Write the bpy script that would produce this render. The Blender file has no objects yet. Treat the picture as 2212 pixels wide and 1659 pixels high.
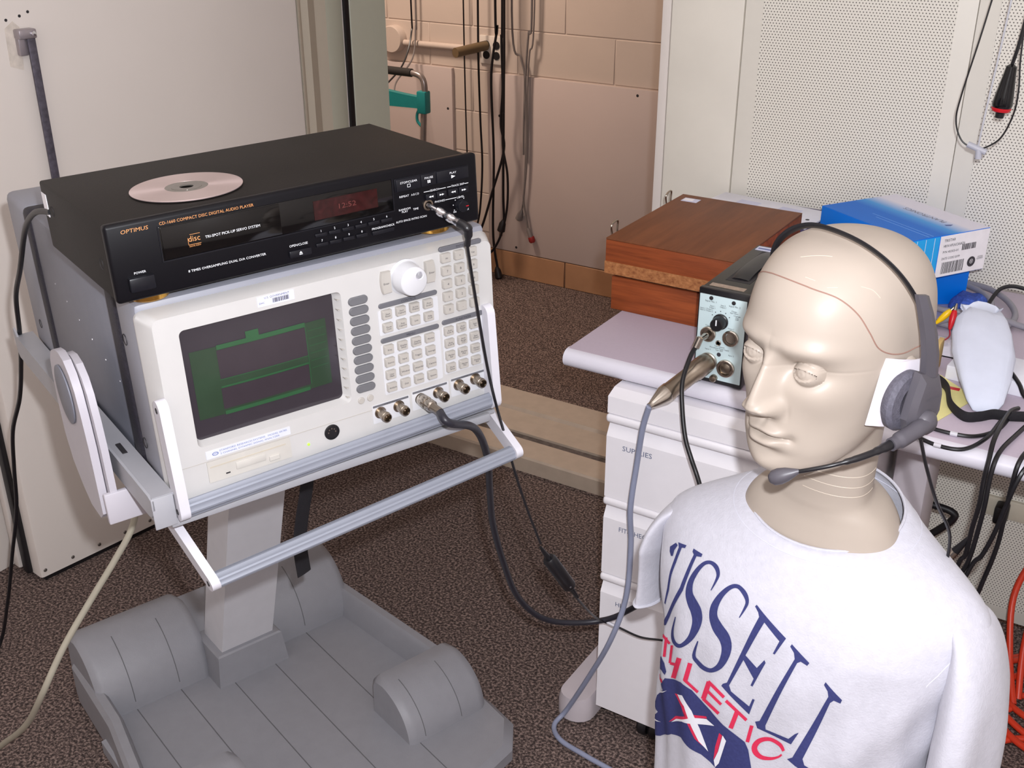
import bpy, bmesh, math, random
import numpy as np
from mathutils import Matrix, Vector
from mathutils.bvhtree import BVHTree

random.seed(7)
SC = bpy.context.scene
COL = SC.collection
rad = math.radians

# ------------------------------------------------------------------ camera
def camera():
    yaw, pitch, roll = rad(32.25), rad(25.5), rad(0.06)
    f = Vector((-math.sin(yaw)*math.cos(pitch), math.cos(yaw)*math.cos(pitch), -math.sin(pitch)))
    r = Vector((math.cos(yaw), math.sin(yaw), 0))
    d = f.cross(r)
    r2 = r*math.cos(roll) + d*math.sin(roll)
    d2 = d*math.cos(roll) - r*math.sin(roll)
    m = Matrix((( r2.x, -d2.x, -f.x, 0), (r2.y, -d2.y, -f.y, 0), (r2.z, -d2.z, -f.z, 1.5), (0, 0, 0, 1)))
    c = bpy.data.cameras.new('camera'); c.sensor_width = 36; c.lens = 36*2430/2212
    c.clip_start = 0.02; c.clip_end = 60
    o = bpy.data.objects.new('camera', c); COL.objects.link(o); o.matrix_world = m
    SC.camera = o
    return m
CAM = camera()

# ------------------------------------------------------------------ light and exposure
SC.view_settings.view_transform = 'Standard'
SC.view_settings.look = 'None'
SC.view_settings.gamma = 1.0
SC.view_settings.use_curve_mapping = False
SC.view_settings.exposure = 0.0
w = bpy.data.worlds.new('world'); SC.world = w; w.use_nodes = True
w.node_tree.nodes['Background'].inputs[0].default_value = (0.8, 0.85, 1.0, 1)
w.node_tree.nodes['Background'].inputs[1].default_value = 0.07

def lamp(name, kind, loc, energy, color, size=0.1, rot=None, sizey=None):
    l = bpy.data.lights.new(name, kind); l.energy = energy; l.color = color
    if kind == 'AREA':
        l.size = size
        if sizey: l.shape = 'RECTANGLE'; l.size_y = sizey
    else:
        l.shadow_soft_size = size
    o = bpy.data.objects.new(name, l); COL.objects.link(o); o.location = loc
    if rot: o.rotation_euler = rot
    return o
# the camera's own flash sits a little above and to the right of its lens
fl = CAM @ Vector((0.035, 0.060, 0.0))
lamp('camera_flash', 'POINT', fl, 84, (0.93, 0.95, 1.0), 0.012)
lamp('booth_ceiling_light', 'AREA', (-0.9, 0.6, 2.28), 2.5, (1.0, 0.96, 0.92), 0.6, (0, 0, 0), 1.2)
lamp('hall_ceiling_light', 'AREA', (-3.1, 3.1, 2.2), 32, (1.0, 0.81, 0.67), 0.3, (rad(16), rad(-6), 0), 0.3)

# ------------------------------------------------------------------ materials
def lin(c):
    return tuple(((v/255)/12.92 if v/255 <= 0.04045 else ((v/255+0.055)/1.055)**2.4) for v in c) + (1,)
MATS = {}
def mat(name, col, rough=0.5, metal=0.0, var=0.04, scale=40, bump=0.0, bscale=None, spec=0.5, coat=0.0, emit=None, estr=0.0, sheen=0.0):
    """procedural principled material: colour gently mottled by noise, optional fine bump"""
    if name in MATS: return MATS[name]
    m = bpy.data.materials.new(name); m.use_nodes = True; nt = m.node_tree; N = nt.nodes; L = nt.links
    b = N['Principled BSDF']
    b.inputs['Roughness'].default_value = rough; b.inputs['Metallic'].default_value = metal
    b.inputs['Specular IOR Level'].default_value = spec; b.inputs['Coat Weight'].default_value = coat
    b.inputs['Sheen Weight'].default_value = sheen
    tc = N.new('ShaderNodeTexCoord')
    n = N.new('ShaderNodeTexNoise'); n.inputs['Scale'].default_value = scale; n.inputs['Detail'].default_value = 3
    L.new(tc.outputs['Object'], n.inputs['Vector'])
    r = N.new('ShaderNodeValToRGB'); c = lin(col)
    r.color_ramp.elements[0].position = 0.3; r.color_ramp.elements[1].position = 0.7
    r.color_ramp.elements[0].color = tuple(v*(1-var) for v in c[:3])+(1,)
    r.color_ramp.elements[1].color = tuple(min(1, v*(1+var)) for v in c[:3])+(1,)
    L.new(n.outputs['Fac'], r.inputs['Fac']); L.new(r.outputs['Color'], b.inputs['Base Color'])
    if bump:
        n2 = N.new('ShaderNodeTexNoise'); n2.inputs['Scale'].default_value = bscale or 300; n2.inputs['Detail'].default_value = 2
        L.new(tc.outputs['Object'], n2.inputs['Vector'])
        bp = N.new('ShaderNodeBump'); bp.inputs['Strength'].default_value = bump; bp.inputs['Distance'].default_value = 0.001
        L.new(n2.outputs['Fac'], bp.inputs['Height']); L.new(bp.outputs['Normal'], b.inputs['Normal'])
    if emit:
        b.inputs['Emission Color'].default_value = lin(emit); b.inputs['Emission Strength'].default_value = estr
    MATS[name] = m
    return m

def carpet_mat():
    m = bpy.data.materials.new('carpet'); m.use_nodes = True; nt = m.node_tree; N = nt.nodes; L = nt.links; b = N['Principled BSDF']
    b.inputs['Roughness'].default_value = 0.95; b.inputs['Specular IOR Level'].default_value = 0.1
    tc = N.new('ShaderNodeTexCoord')
    v = N.new('ShaderNodeTexNoise'); v.inputs['Scale'].default_value = 185; v.inputs['Detail'].default_value = 2.5; v.inputs['Roughness'].default_value = 0.65
    L.new(tc.outputs['Object'], v.inputs['Vector'])
    r = N.new('ShaderNodeValToRGB'); e = r.color_ramp.elements
    e[0].position = 0.38; e[0].color = lin((60, 52, 51)); e[1].position = 0.62; e[1].color = lin((154, 134, 126))
    k = e.new(0.5); k.color = lin((98, 84, 80))
    L.new(v.outputs['Fac'], r.inputs['Fac']); L.new(r.outputs['Color'], b.inputs['Base Color'])
    bp = N.new('ShaderNodeBump'); bp.inputs['Strength'].default_value = 0.8; bp.inputs['Distance'].default_value = 0.004
    L.new(v.outputs['Fac'], bp.inputs['Height']); L.new(bp.outputs['Normal'], b.inputs['Normal'])
    return m

def perforated_mat():
    """painted sheet steel drilled with staggered rows of small holes (object x, z in metres)"""
    m = bpy.data.materials.new('perforated_steel'); m.use_nodes = True; nt = m.node_tree; N = nt.nodes; L = nt.links; b = N['Principled BSDF']
    b.inputs['Roughness'].default_value = 0.45
    tc = N.new('ShaderNodeTexCoord'); s = N.new('ShaderNodeSeparateXYZ'); L.new(tc.outputs['Object'], s.inputs[0])
    def M(op, a, bb=None):
        n = N.new('ShaderNodeMath'); n.operation = op
        for i, v in enumerate((a, bb)):
            if v is None: continue
            if isinstance(v, (int, float)): n.inputs[i].default_value = v
            else: L.new(v, n.inputs[i])
        return n.outputs[0]
    px, pz = 0.0062, 0.0107
    def grid(ox, oz):
        fx = M('SUBTRACT', M('FRACT', M('ADD', M('DIVIDE', s.outputs['X'], px), 50+ox)), 0.5)
        fz = M('SUBTRACT', M('FRACT', M('ADD', M('DIVIDE', s.outputs['Z'], pz), 50+oz)), 0.5)
        fx = M('MULTIPLY', fx, px); fz = M('MULTIPLY', fz, pz)
        return M('SQRT', M('ADD', M('MULTIPLY', fx, fx), M('MULTIPLY', fz, fz)))
    d = M('MINIMUM', grid(0, 0), grid(0.5, 0.5))
    hole = M('LESS_THAN', d, 0.00125)
    mx = N.new('ShaderNodeMix'); mx.data_type = 'RGBA'
    L.new(hole, mx.inputs[0]); mx.inputs[6].default_value = lin((232, 228, 218)); mx.inputs[7].default_value = lin((110, 106, 100))
    L.new(mx.outputs[2], b.inputs['Base Color'])
    return m

def wood_mat(name, dark, light, sx=3, sy=60, sz=60):
    m = bpy.data.materials.new(name); m.use_nodes = True; nt = m.node_tree; N = nt.nodes; L = nt.links; b = N['Principled BSDF']
    b.inputs['Roughness'].default_value = 0.6; b.inputs['Specular IOR Level'].default_value = 0.3
    tc = N.new('ShaderNodeTexCoord'); mp = N.new('ShaderNodeMapping'); mp.inputs['Scale'].default_value = (sx, sy, sz)
    L.new(tc.outputs['Object'], mp.inputs['Vector'])
    n = N.new('ShaderNodeTexNoise'); n.inputs['Scale'].default_value = 1.0; n.inputs['Detail'].default_value = 6; n.inputs['Roughness'].default_value = 0.65
    L.new(mp.outputs['Vector'], n.inputs['Vector'])
    r = N.new('ShaderNodeValToRGB'); r.color_ramp.elements[0].position = 0.32; r.color_ramp.elements[1].position = 0.72
    r.color_ramp.elements[0].color = lin(dark); r.color_ramp.elements[1].color = lin(light)
    L.new(n.outputs['Fac'], r.inputs['Fac']); L.new(r.outputs['Color'], b.inputs['Base Color'])
    return m

CARPET = carpet_mat(); PERF = perforated_mat()
CREAM = mat('cream_enamel', (228, 220, 214), 0.4, var=0.02, scale=3)
CREAM2 = mat('cream_enamel_speckled', (230, 225, 214), 0.42, var=0.03, scale=9)
HALLWALL = mat('hall_wall_paint', (198, 182, 170), 0.7, var=0.02, scale=5, bump=0.3, bscale=90)
BOARD = mat('hall_board_paint', (194, 178, 172), 0.6, var=0.02, scale=4)
TILE = mat('tan_clay_tile', (176, 132, 98), 0.5, var=0.06, scale=14)
BLACK = mat('black_rubber', (22, 20, 24), 0.5)
BLACKP = mat('black_plastic', (24, 23, 27), 0.35)
CORD = mat('black_cord', (20, 19, 24), 0.38)
CDBLACK = mat('black_painted_steel', (27, 23, 21), 0.6, var=0.16, scale=9, bump=0.25, bscale=900, spec=0.3)
CDFRONT = mat('black_front_panel', (11, 10, 15), 0.4, spec=0.2)
CDGLOSS = mat('smoked_window', (9, 8, 9), 0.08)
CDKEY = mat('black_key', (20, 20, 26), 0.35, spec=0.3)
WHITEINK = mat('white_ink', (226, 228, 232), 0.6)
GOLDINK = mat('gold_ink', (205, 142, 88), 0.5)
BRASS = mat('gold_foot', (226, 176, 88), 0.22, metal=1.0)
IVORY = mat('ivory_plastic', (190, 188, 187), 0.38, var=0.015)
IVORY2 = mat('white_overlay', (202, 202, 206), 0.4, var=0.01)
KEY = mat('beige_key', (174, 169, 163), 0.45, var=0.02)
GREYKEY = mat('dark_grey_key', (102, 102, 106), 0.5, var=0.03)
GREYBAR = mat('dark_grey_bar', (98, 98, 104), 0.5, var=0.03)
INK = mat('dark_ink', (52, 50, 58), 0.6)
BLUEINK = mat('blue_ink', (92, 108, 160), 0.6)
CASE = mat('blue_grey_case', (118, 120, 131), 0.5, var=0.03, bump=0.15, bscale=700)
CASE2 = mat('grey_frame', (138, 139, 149), 0.45, var=0.02)
WEAVE = mat('black_textured_strip', (34, 32, 42), 0.6, var=0.3, scale=260, bump=0.6, bscale=500)
ALU = mat('ribbed_aluminium', (138, 142, 154), 0.45, metal=0.15, var=0.02)
WHITEP = mat('white_plastic', (206, 204, 212), 0.4, var=0.01)
SLOT = mat('dark_slot', (38, 36, 40), 0.6)
NICKEL = mat('nickel', (196, 188, 178), 0.24, metal=1.0)
NICKELD = mat('brushed_nickel', (160, 148, 134), 0.3, metal=1.0, var=0.06)
CHROME = mat('chrome', (214, 214, 220), 0.12, metal=1.0)
CARTG = mat('grey_moulded_plastic', (141, 141, 147), 0.5, var=0.03, bump=0.2, bscale=500)
CARTP = mat('grey_painted_post', (206, 205, 210), 0.45, var=0.02)
TRAYG = mat('grey_tray', (160, 160, 166), 0.42, var=0.02)
LAMI = mat('grey_laminate', (192, 179, 194), 0.5, var=0.02, scale=300)
LAMIE = mat('pale_edge_band', (222, 219, 230), 0.4, var=0.01)
CAB = mat('white_cabinet', (238, 235, 240), 0.42, var=0.01)
LEGG = mat('pale_grey_leg', (198, 190, 196), 0.4, var=0.02)
SKIN = mat('mannequin_shell', (170, 158, 147), 0.40, var=0.02, scale=22, spec=0.27)
SHIRT = mat('white_jersey', (192, 191, 201), 0.9, var=0.04, scale=120, bump=0.4, bscale=420, spec=0.2, sheen=0.1)
NAVY = mat('navy_print', (56, 60, 108), 0.85, var=0.1, scale=300, spec=0.2)
REDP = mat('red_print', (206, 48, 82), 0.85, var=0.06, scale=300, spec=0.2)
SHIRTW = mat('white_print_gap', (226, 226, 234), 0.9, spec=0.2)
HSGREY = mat('headset_grey', (80, 77, 84), 0.42, var=0.02)
FOAM = mat('ear_foam', (88, 86, 98), 0.7, var=0.18, scale=260, bump=0.5, bscale=600)
PAD = mat('white_pad', (226, 220, 228), 0.8)
WOODT = wood_mat('mahogany_top', (106, 63, 40), (130, 79, 50), 40, 4, 4)
WOODF = wood_mat('mahogany_front', (110, 50, 24), (172, 88, 44), 4, 60, 70)
WOODE = wood_mat('mahogany_rough', (132, 78, 44), (192, 132, 84), 120, 200, 160)
MINT = mat('pale_blue_panel', (202, 222, 226), 0.4, var=0.01)
BKBLACK = mat('dark_olive_steel', (56, 54, 50), 0.45, var=0.05)
LABELB = mat('blue_white_label', (206, 208, 232), 0.5)
LABELW = mat('white_label', (240, 238, 244), 0.55)
GREYC = mat('blue_grey_cord', (142, 148, 172), 0.4)
BEIGEC = mat('beige_grey_cord', (172, 166, 150), 0.45)
GREYCOIL = mat('mid_grey_cord', (138, 136, 146), 0.45)
ORANGE = mat('orange_cord', (214, 62, 36), 0.35)
TEAL = mat('teal_plastic', (22, 130, 130), 0.4)
TUBEG = mat('grey_steel_tube', (150, 142, 140), 0.3, metal=0.6)
BROWN = mat('brown_plug', (112, 92, 66), 0.5)
YELLOW = mat('yellow_vinyl', (246, 200, 10), 0.35)
RED = mat('red_vinyl', (206, 22, 36), 0.35)
PAPERY = mat('yellow_paper', (236, 228, 158), 0.8)
PAPERW = mat('white_paper', (232, 232, 242), 0.8, var=0.02)
POUCH = mat('pale_blue_wrap', (214, 220, 238), 0.6, var=0.03, scale=30)
PLASTICBAG = mat('clear_bag', (222, 220, 232), 0.2, spec=0.7)
PURPLE = mat('dark_purple_cover', (62, 48, 92), 0.6)
DGREEN = mat('bright_screen_green', (66, 120, 74), 0.3, emit=(40, 140, 60), estr=0.03)

# ------------------------------------------------------------------ mesh helpers
class G:
    """collects vertices and faces for one mesh"""
    def __init__(s): s.v = []; s.f = []
    def add(s, v, f):
        o = len(s.v); s.v += [tuple(p) for p in v]; s.f += [tuple(i+o for i in q) for q in f]; return s
    def box(s, a, b, r=0.0, seg=2, axes=None):
        x0, y0, z0 = a; x1, y1, z1 = b
        if r > 0:
            bm = bmesh.new()
            vs = [bm.verts.new(p) for p in ((x0,y0,z0),(x1,y0,z0),(x1,y1,z0),(x0,y1,z0),(x0,y0,z1),(x1,y0,z1),(x1,y1,z1),(x0,y1,z1))]
            for q in ((0,3,2,1),(4,5,6,7),(0,1,5,4),(1,2,6,5),(2,3,7,6),(3,0,4,7)): bm.faces.new([vs[i] for i in q])
            bm.edges.ensure_lookup_table()
            ed = bm.edges[:]
            if axes is not None:
                ed = [e for e in ed if any(abs((e.verts[0].co-e.verts[1].co)[k]) > 1e-6 for k in axes)]
            bmesh.ops.bevel(bm, geom=ed, offset=r, segments=seg, profile=0.5, affect='EDGES')
            bm.verts.index_update()
            s.add([v.co[:] for v in bm.verts], [[v.index for v in f.verts] for f in bm.faces]); bm.free()
            return s
        return s.add(((x0,y0,z0),(x1,y0,z0),(x1,y1,z0),(x0,y1,z0),(x0,y0,z1),(x1,y0,z1),(x1,y1,z1),(x0,y1,z1)),
                     ((0,3,2,1),(4,5,6,7),(0,1,5,4),(1,2,6,5),(2,3,7,6),(3,0,4,7)))
    def prism(s, poly, d0, d1, axis=1):
        """polygon in the two other axes, extruded between d0 and d1 along axis"""
        n = len(poly)
        def P(a, b, d):
            return {0: (d, a, b), 1: (a, d, b), 2: (a, b, d)}[axis]
        v = [P(a, b, d0) for a, b in poly] + [P(a, b, d1) for a, b in poly]
        f = [tuple(range(n)), tuple(range(2*n-1, n-1, -1))] + [(i, i+n, (i+1) % n+n, (i+1) % n) for i in range(n)]
        return s.add(v, f)
    def loft(s, loops, cap0=True, cap1=True, closed=True):
        n = len(loops[0]); v = [p for l in loops for p in l]; f = []
        for i in range(len(loops)-1):
            for j in range(n if closed else n-1):
                k = (j+1) % n
                f.append((i*n+j, i*n+k, (i+1)*n+k, (i+1)*n+j))
        if cap0: f.append(tuple(range(n-1, -1, -1)))
        if cap1: f.append(tuple(range((len(loops)-1)*n, len(loops)*n)))
        return s.add(v, f)
    def tube(s, path, r, n=10, cap=True, flat=None):
        """sweep a circle (or a flat oval, flat=(w,h)) along a path; r may be a list"""
        P = [Vector(p) for p in path]; m = len(P); loops = []; up = None
        for i in range(m):
            t = (P[min(i+1, m-1)]-P[max(i-1, 0)]).normalized()
            if up is None:
                up = Vector((0, 0, 1)) if abs(t.z) < 0.9 else Vector((0, 1, 0))
            up = (up - t*up.dot(t)).normalized(); sd = t.cross(up)
            rr = r[i] if isinstance(r, (list, tuple)) else r
            a, b = (rr, rr) if flat is None else (flat[0], flat[1])
            loops.append([P[i]+sd*(a*math.cos(2*math.pi*k/n))+up*(b*math.sin(2*math.pi*k/n)) for k in range(n)])
        return s.loft(loops, cap, cap)
    def lathe(s, prof, origin, axis, n=24):
        """profile of (radius, distance along axis)"""
        o = Vector(origin); a = Vector(axis).normalized()
        u = a.orthogonal().normalized(); w = a.cross(u)
        loops = [[o+a*d+(u*math.cos(2*math.pi*k/n)+w*math.sin(2*math.pi*k/n))*max(rr, 1e-5) for k in range(n)] for rr, d in prof]
        ring = abs(prof[0][0]-prof[-1][0]) < 1e-9 and abs(prof[0][1]-prof[-1][1]) < 1e-9
        return s.loft(loops, not ring, not ring)

def obj(name, g, m, parent=None, smooth=40, label=None):
    me = bpy.data.meshes.new(name)
    me.from_pydata([tuple(p) for p in g.v], [], g.f); me.update()
    bm = bmesh.new(); bm.from_mesh(me); bmesh.ops.recalc_face_normals(bm, faces=bm.faces[:]); bm.to_mesh(me); bm.free()
    if smooth:
        me.polygons.foreach_set('use_smooth', [True]*len(me.polygons)); me.set_sharp_from_angle(angle=rad(smooth))
    me.materials.append(m)
    o = bpy.data.objects.new(name, me); COL.objects.link(o)
    if parent: o.parent = parent
    if label: o['label'] = label
    return o

def share(name, me, parent, loc):
    o = bpy.data.objects.new(name, me); COL.objects.link(o); o.parent = parent; o.location = loc
    return o

def thing(name, label, cat, loc=(0, 0, 0), M=None, group=None):
    o = bpy.data.objects.new(name, None); COL.objects.link(o); o.empty_display_size = 0.05
    if M is not None: o.matrix_world = M
    else: o.location = loc
    o['label'] = label; o['category'] = cat
    if group: o['group'] = group
    return o
def tag(o, label, cat, group=None):
    o['label'] = label; o['category'] = cat
    if group: o['group'] = group
    return o
def struct(o): o['kind'] = 'structure'; return o

def spline(pts, n=8):
    P = [Vector(p) for p in pts]; out = []
    for i in range(len(P)-1):
        a, b, c, d = P[max(i-1, 0)], P[i], P[i+1], P[min(i+2, len(P)-1)]
        for k in range(n):
            t = k/n
            out.append(0.5*((2*b)+(c-a)*t+(2*a-5*b+4*c-d)*t*t+(3*b-a-3*c+d)*t**3))
    out.append(P[-1]); return out

def rrect(x0, z0, x1, z1, r, n=5):
    out = []
    for cx, cz, a0 in ((x1-r, z0+r, -90), (x1-r, z1-r, 0), (x0+r, z1-r, 90), (x0+r, z0+r, 180)):
        for k in range(n+1):
            a = rad(a0+90*k/n); out.append((cx+r*math.cos(a), cz+r*math.sin(a)))
    return out

FRONT = Matrix(((1, 0, 0), (0, 0, -1), (0, 1, 0)))      # text lying on a surface that faces -y
TOP = Matrix.Identity(3)
def text(name, s, size, m, parent, loc, rot=FRONT, ax='CENTER', xs=1.0, shear=0.0, label=None, width=None):
    cu = bpy.data.curves.new('text', 'FONT'); cu.body = s; cu.size = size; cu.align_x = ax; cu.align_y = 'CENTER'
    cu.resolution_u = 2; cu.shear = shear; cu.space_line = 0.85
    t = bpy.data.objects.new('text', cu)
    me = bpy.data.meshes.new_from_object(t)
    bpy.data.objects.remove(t); bpy.data.curves.remove(cu)
    if width and len(me.vertices):
        xs_ = [v.co.x for v in me.vertices]; wd = max(xs_)-min(xs_)
        if wd > 0: xs = width/wd
    L = Vector(loc)
    for v in me.vertices:
        v.co = rot @ Vector((v.co.x*xs, v.co.y, 0.0)) + L
    me.name = name; me.materials.clear(); me.materials.append(m)
    o = bpy.data.objects.new(name, me); COL.objects.link(o)
    if parent: o.parent = parent
    if label: o['label'] = label
    return o

def flatpoly(pts, y): return [(a, y, b) for a, b in pts]

# ------------------------------------------------------------------ the booth and the hall behind it
YW = 2.224
floor = struct(obj('floor', G().box((-2.2, -1.7, -0.05), (1.7, 2.216, 0.0)), CARPET, smooth=0))
floor['label'] = 'brown speckled carpet inside the booth'
hf = struct(obj('floor', G().box((-5.0, 2.54, -0.30), (0.6, 4.07, -0.25)), CARPET, smooth=0)); hf['label'] = 'brown carpet of the hall beyond the threshold'
struct(obj('ceiling', G().box((-2.3, -1.8, 2.3), (1.8, 2.56, 2.36)), CREAM, smooth=0))
struct(obj('ceiling', G().box((-5.0, 2.56, 2.3), (0.6, 4.3, 2.36)), HALLWALL, smooth=0))
struct(obj('wall_left', G().box((-2.24, -1.7, 0), (-2.14, 2.23, 2.3)), CREAM, smooth=0))
struct(obj('wall_right', G().box((1.7, -1.7, 0), (1.8, 2.56, 2.3)), CREAM, smooth=0))
struct(obj('wall_rear', G().box((-2.24, -1.8, 0), (1.8, -1.7, 2.3)), CREAM, smooth=0))

# perforated front wall: steel core with bolted panels
wf = struct(obj('wall_front', G().box((-1.03, 2.232, 0), (1.7, 2.54, 2.3)), CREAM, smooth=0))
wf['label'] = 'cream steel booth wall with perforated panels'
obj('corner_strip', G().box((-1.0355, 2.226, 0), (-1.0155, 2.236, 2.3), 0.002), CREAM, wf)
obj('plain_panel', G().box((-1.0135, 2.224, 0), (-0.8565, 2.236, 2.3), 0.003), CREAM2, wf)
x = -0.8535
while x < 1.6:
    x1 = min(x+0.4365, 1.7)
    pn = obj('wall_panel', G().box((x, 2.224, 0), (x1, 2.236, 2.3), 0.001), mat('panel_enamel', (230, 226, 216), 0.42, var=0.01), wf)
    obj('perforated_sheet', G().box((x+0.037, 2.2228, 0.03), (x1-0.035, 2.2245, 2.2)), PERF, pn, smooth=0)
    x = x1+0.0015
wl = struct(obj('wall_front', G().box((-2.14, 2.236, 0), (-1.951, 2.455, 2.3)), CREAM, smooth=0)); wl['label'] = 'cream booth wall beside the door hinge'
struct(obj('wall_front', G().box((-2.14, 2.232, 2.02), (-1.03, 2.54, 2.3)), CREAM, smooth=0))
# left jamb with its gasket
t1 = struct(obj('trim_1', G().prism([(-1.955, 2.2217), (-1.948, 2.2217), (-1.948, 2.282), (-1.952, 2.288), (-1.952, 2.310), (-1.946, 2.314), (-1.946, 2.456), (-1.955, 2.46)], 0.0, 2.02, 2), mat('jamb_enamel', (200, 202, 186), 0.4, var=0.01)))
obj('gasket', G().box((-1.952, 2.289, 0.05), (-1.944, 2.309, 2.02), 0.003), BLACK, t1)
struct(obj('trim_2', G().prism([(-1.9005, 2.07), (-1.905, 2.085), (-1.918, 2.095), (-1.918, 2.125), (-1.928, 2.135), (-1.934, 2.165), (-1.944, 2.175), (-1.948, 2.2217), (-1.975, 2.23), (-1.99, 2.10)], 0.01, 2.0, 2), mat('hinge_enamel', (214, 206, 190), 0.4, var=0.01)))
# threshold
sill = struct(obj('trim_3', G().prism([(2.216, 0.0), (2.217, 0.040), (2.221, 0.045), (2.303, 0.045), (2.303, 0.036), (2.330, 0.036), (2.330, 0.047), (2.434, 0.047), (2.440, 0.056), (2.539, 0.056), (2.539, -0.25), (2.45, -0.25), (2.45, -0.02), (2.216, -0.02)], -1.952, -1.03, 0), mat('worn_sill_enamel', (184, 168, 152), 0.45, var=0.06, scale=30), smooth=20))
sill['label'] = 'worn cream door threshold with a dark groove'
obj('groove_strip', G().box((-1.95, 2.304, 0.035), (-1.03, 2.329, 0.0405)), mat('dark_mottled_strip', (92, 82, 78), 0.8, var=0.4, scale=60), sill)  # dark, mottled strip lying in the threshold groove

# hall wall: painted blocks, boards, tile base
YH = 4.07
wh = struct(obj('wall_hall', G().box((-5.0, YH, -0.25), (0.6, YH+0.2, 2.3)), HALLWALL, smooth=0)); wh['label'] = 'pinkish painted block wall of the hall'
bl = 0.45; ch = 0.178
blockme = None
for k in range(-5, 4):
    z0 = 0.8225+k*ch
    off = -2.31 if k % 2 == 0 else -2.084
    for j in range(-4, 4):
        xx = off+j*bl
        if xx > -1.4 or xx < -4.1: continue
        if blockme is None:
            b = obj('block', G().box((0.0022, YH-0.003, 0.0022), (bl-0.0022, YH+0.01, ch-0.0022), 0.002, 1), HALLWALL, wh); blockme = b.data; b.location = (xx, 0, z0)
        else: share('block', blockme, wh, (xx, 0, z0))
bd = obj('wall_board', G().box((-2.68, YH-0.016, -0.13), (-1.3, YH-0.001, 0.642), 0.002), BOARD, wh)
bd2 = obj('wall_board', G().box((-3.6, YH-0.022, -0.13), (-2.86, YH-0.001, 0.643), 0.002), BOARD, wh)
for (sx, sz, p, yy) in ((-1.9726, 0.618, bd, 0.017), (-2.62, 0.466, bd, 0.017), (-2.535, -0.107, bd, 0.017), (-2.884, 0.469, bd2, 0.023)):
    obj('screw', G().lathe([(0.0, 0), (0.006, 0.001), (0.006, 0.003)], (sx, YH-yy, sz), (0, 1, 0), 10), SLOT, p)
bs = struct(obj('baseboard_hall', G().box((-5.0, YH-0.010, -0.25), (0.6, YH, -0.13)), mat('tile_grout', (122, 96, 76), 0.8), smooth=0))
for j in range(-5, 4):
    xx = -2.286+j*0.40
    if xx < -4.2 or xx > -1.2: continue
    obj('tile', G().box((xx+0.003, YH-0.016, -0.249), (xx+0.397, YH-0.008, -0.134), 0.002, 1), TILE, bs)
struct(obj('wall_hall', G().box((-5.1, 2.54, -0.25), (-5.0, 4.3, 2.3)), HALLWALL, smooth=0))
struct(obj('wall_hall', G().box((0.6, 2.54, -0.25), (0.7, 4.3, 2.3)), HALLWALL, smooth=0))
struct(obj('wall_hall', G().box((-5.0, 2.46, -0.25), (-2.1, 2.54, 2.3)), HALLWALL, smooth=0))

# open booth door
DU = Vector((0.1385, 0.9904, 0)); DN = Vector((0.9904, -0.1385, 0))
DM = Matrix(((DN.x, DU.x, 0, -2.020), (DN.y, DU.y, 0, 1.212), (0, 0, 1, 0), (0, 0, 0, 1)))    # local x = out of the face, y along the door
door = bpy.data.objects.new('door_1', None); COL.objects.link(door); door.matrix_world = DM
door['kind'] = 'structure'; door['label'] = 'thick cream steel booth door standing open'
obj('door_leaf', G().box((-0.085, 0, 0.012), (0, 0.864, 2.0), 0.006, 2, axes=(2,)), CREAM, door)
obj('bottom_seal', G().box((-0.075, 0.01, 0.0), (-0.004, 0.86, 0.016)), BLACK, door)
obj('edge_gasket', G().box((-0.060, -0.012, 0.012), (-0.036, 0.002, 2.0), 0.004), BLACK, door)
obj('edge_lip', G().box((-0.085, -0.018, 0.02), (-0.062, 0.004, 2.0), 0.004), CREAM, door)
for k in range(9):
    obj('rivet', G().lathe([(0.0, 0.0025), (0.003, 0.002), (0.0045, 0)], (0.0, 0.012+0.068*k, 0.028), (1, 0, 0), 10), mat('rivet_steel', (110, 104, 100), 0.4, metal=0.6), door)
obj('latch_rod', G().box((0.016, 0.183, 0.45), (0.022, 0.199, 1.172), 0.001), mat('dark_zinc_bar', (92, 88, 100), 0.45, metal=0.5, var=0.25, scale=120), door)
lb = obj('latch_bracket', G().box((0.0, 0.168, 1.138), (0.014, 0.186, 1.186), 0.003).box((0.002, 0.166, 1.170), (0.026, 0.202, 1.188), 0.003), mat('zinc_bracket', (168, 160, 166), 0.35, metal=0.6), door)
obj('bolt', G().lathe([(0, 0.004), (0.005, 0.003), (0.005, 0)], (0.026, 0.194, 1.179), (1, 0, 0), 8), CHROME, lb)
for (a, b_) in ((0.158, 1.205), (0.186, 1.21), (0.204, 1.216)):
    obj('screw_hole', G().lathe([(0, 0.0006), (0.003, 0.0005), (0.003, -0.001)], (0.0, a, b_), (1, 0, 0), 8), SLOT, door)
obj('worn_patch', G().prism([(0.150, 1.120), (0.176, 1.110), (0.182, 1.190), (0.170, 1.202), (0.152, 1.19)], 0.0, 0.0006, 0), mat('bare_worn_paint', (220, 210, 200), 0.7, var=0.12, scale=70), door)

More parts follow.
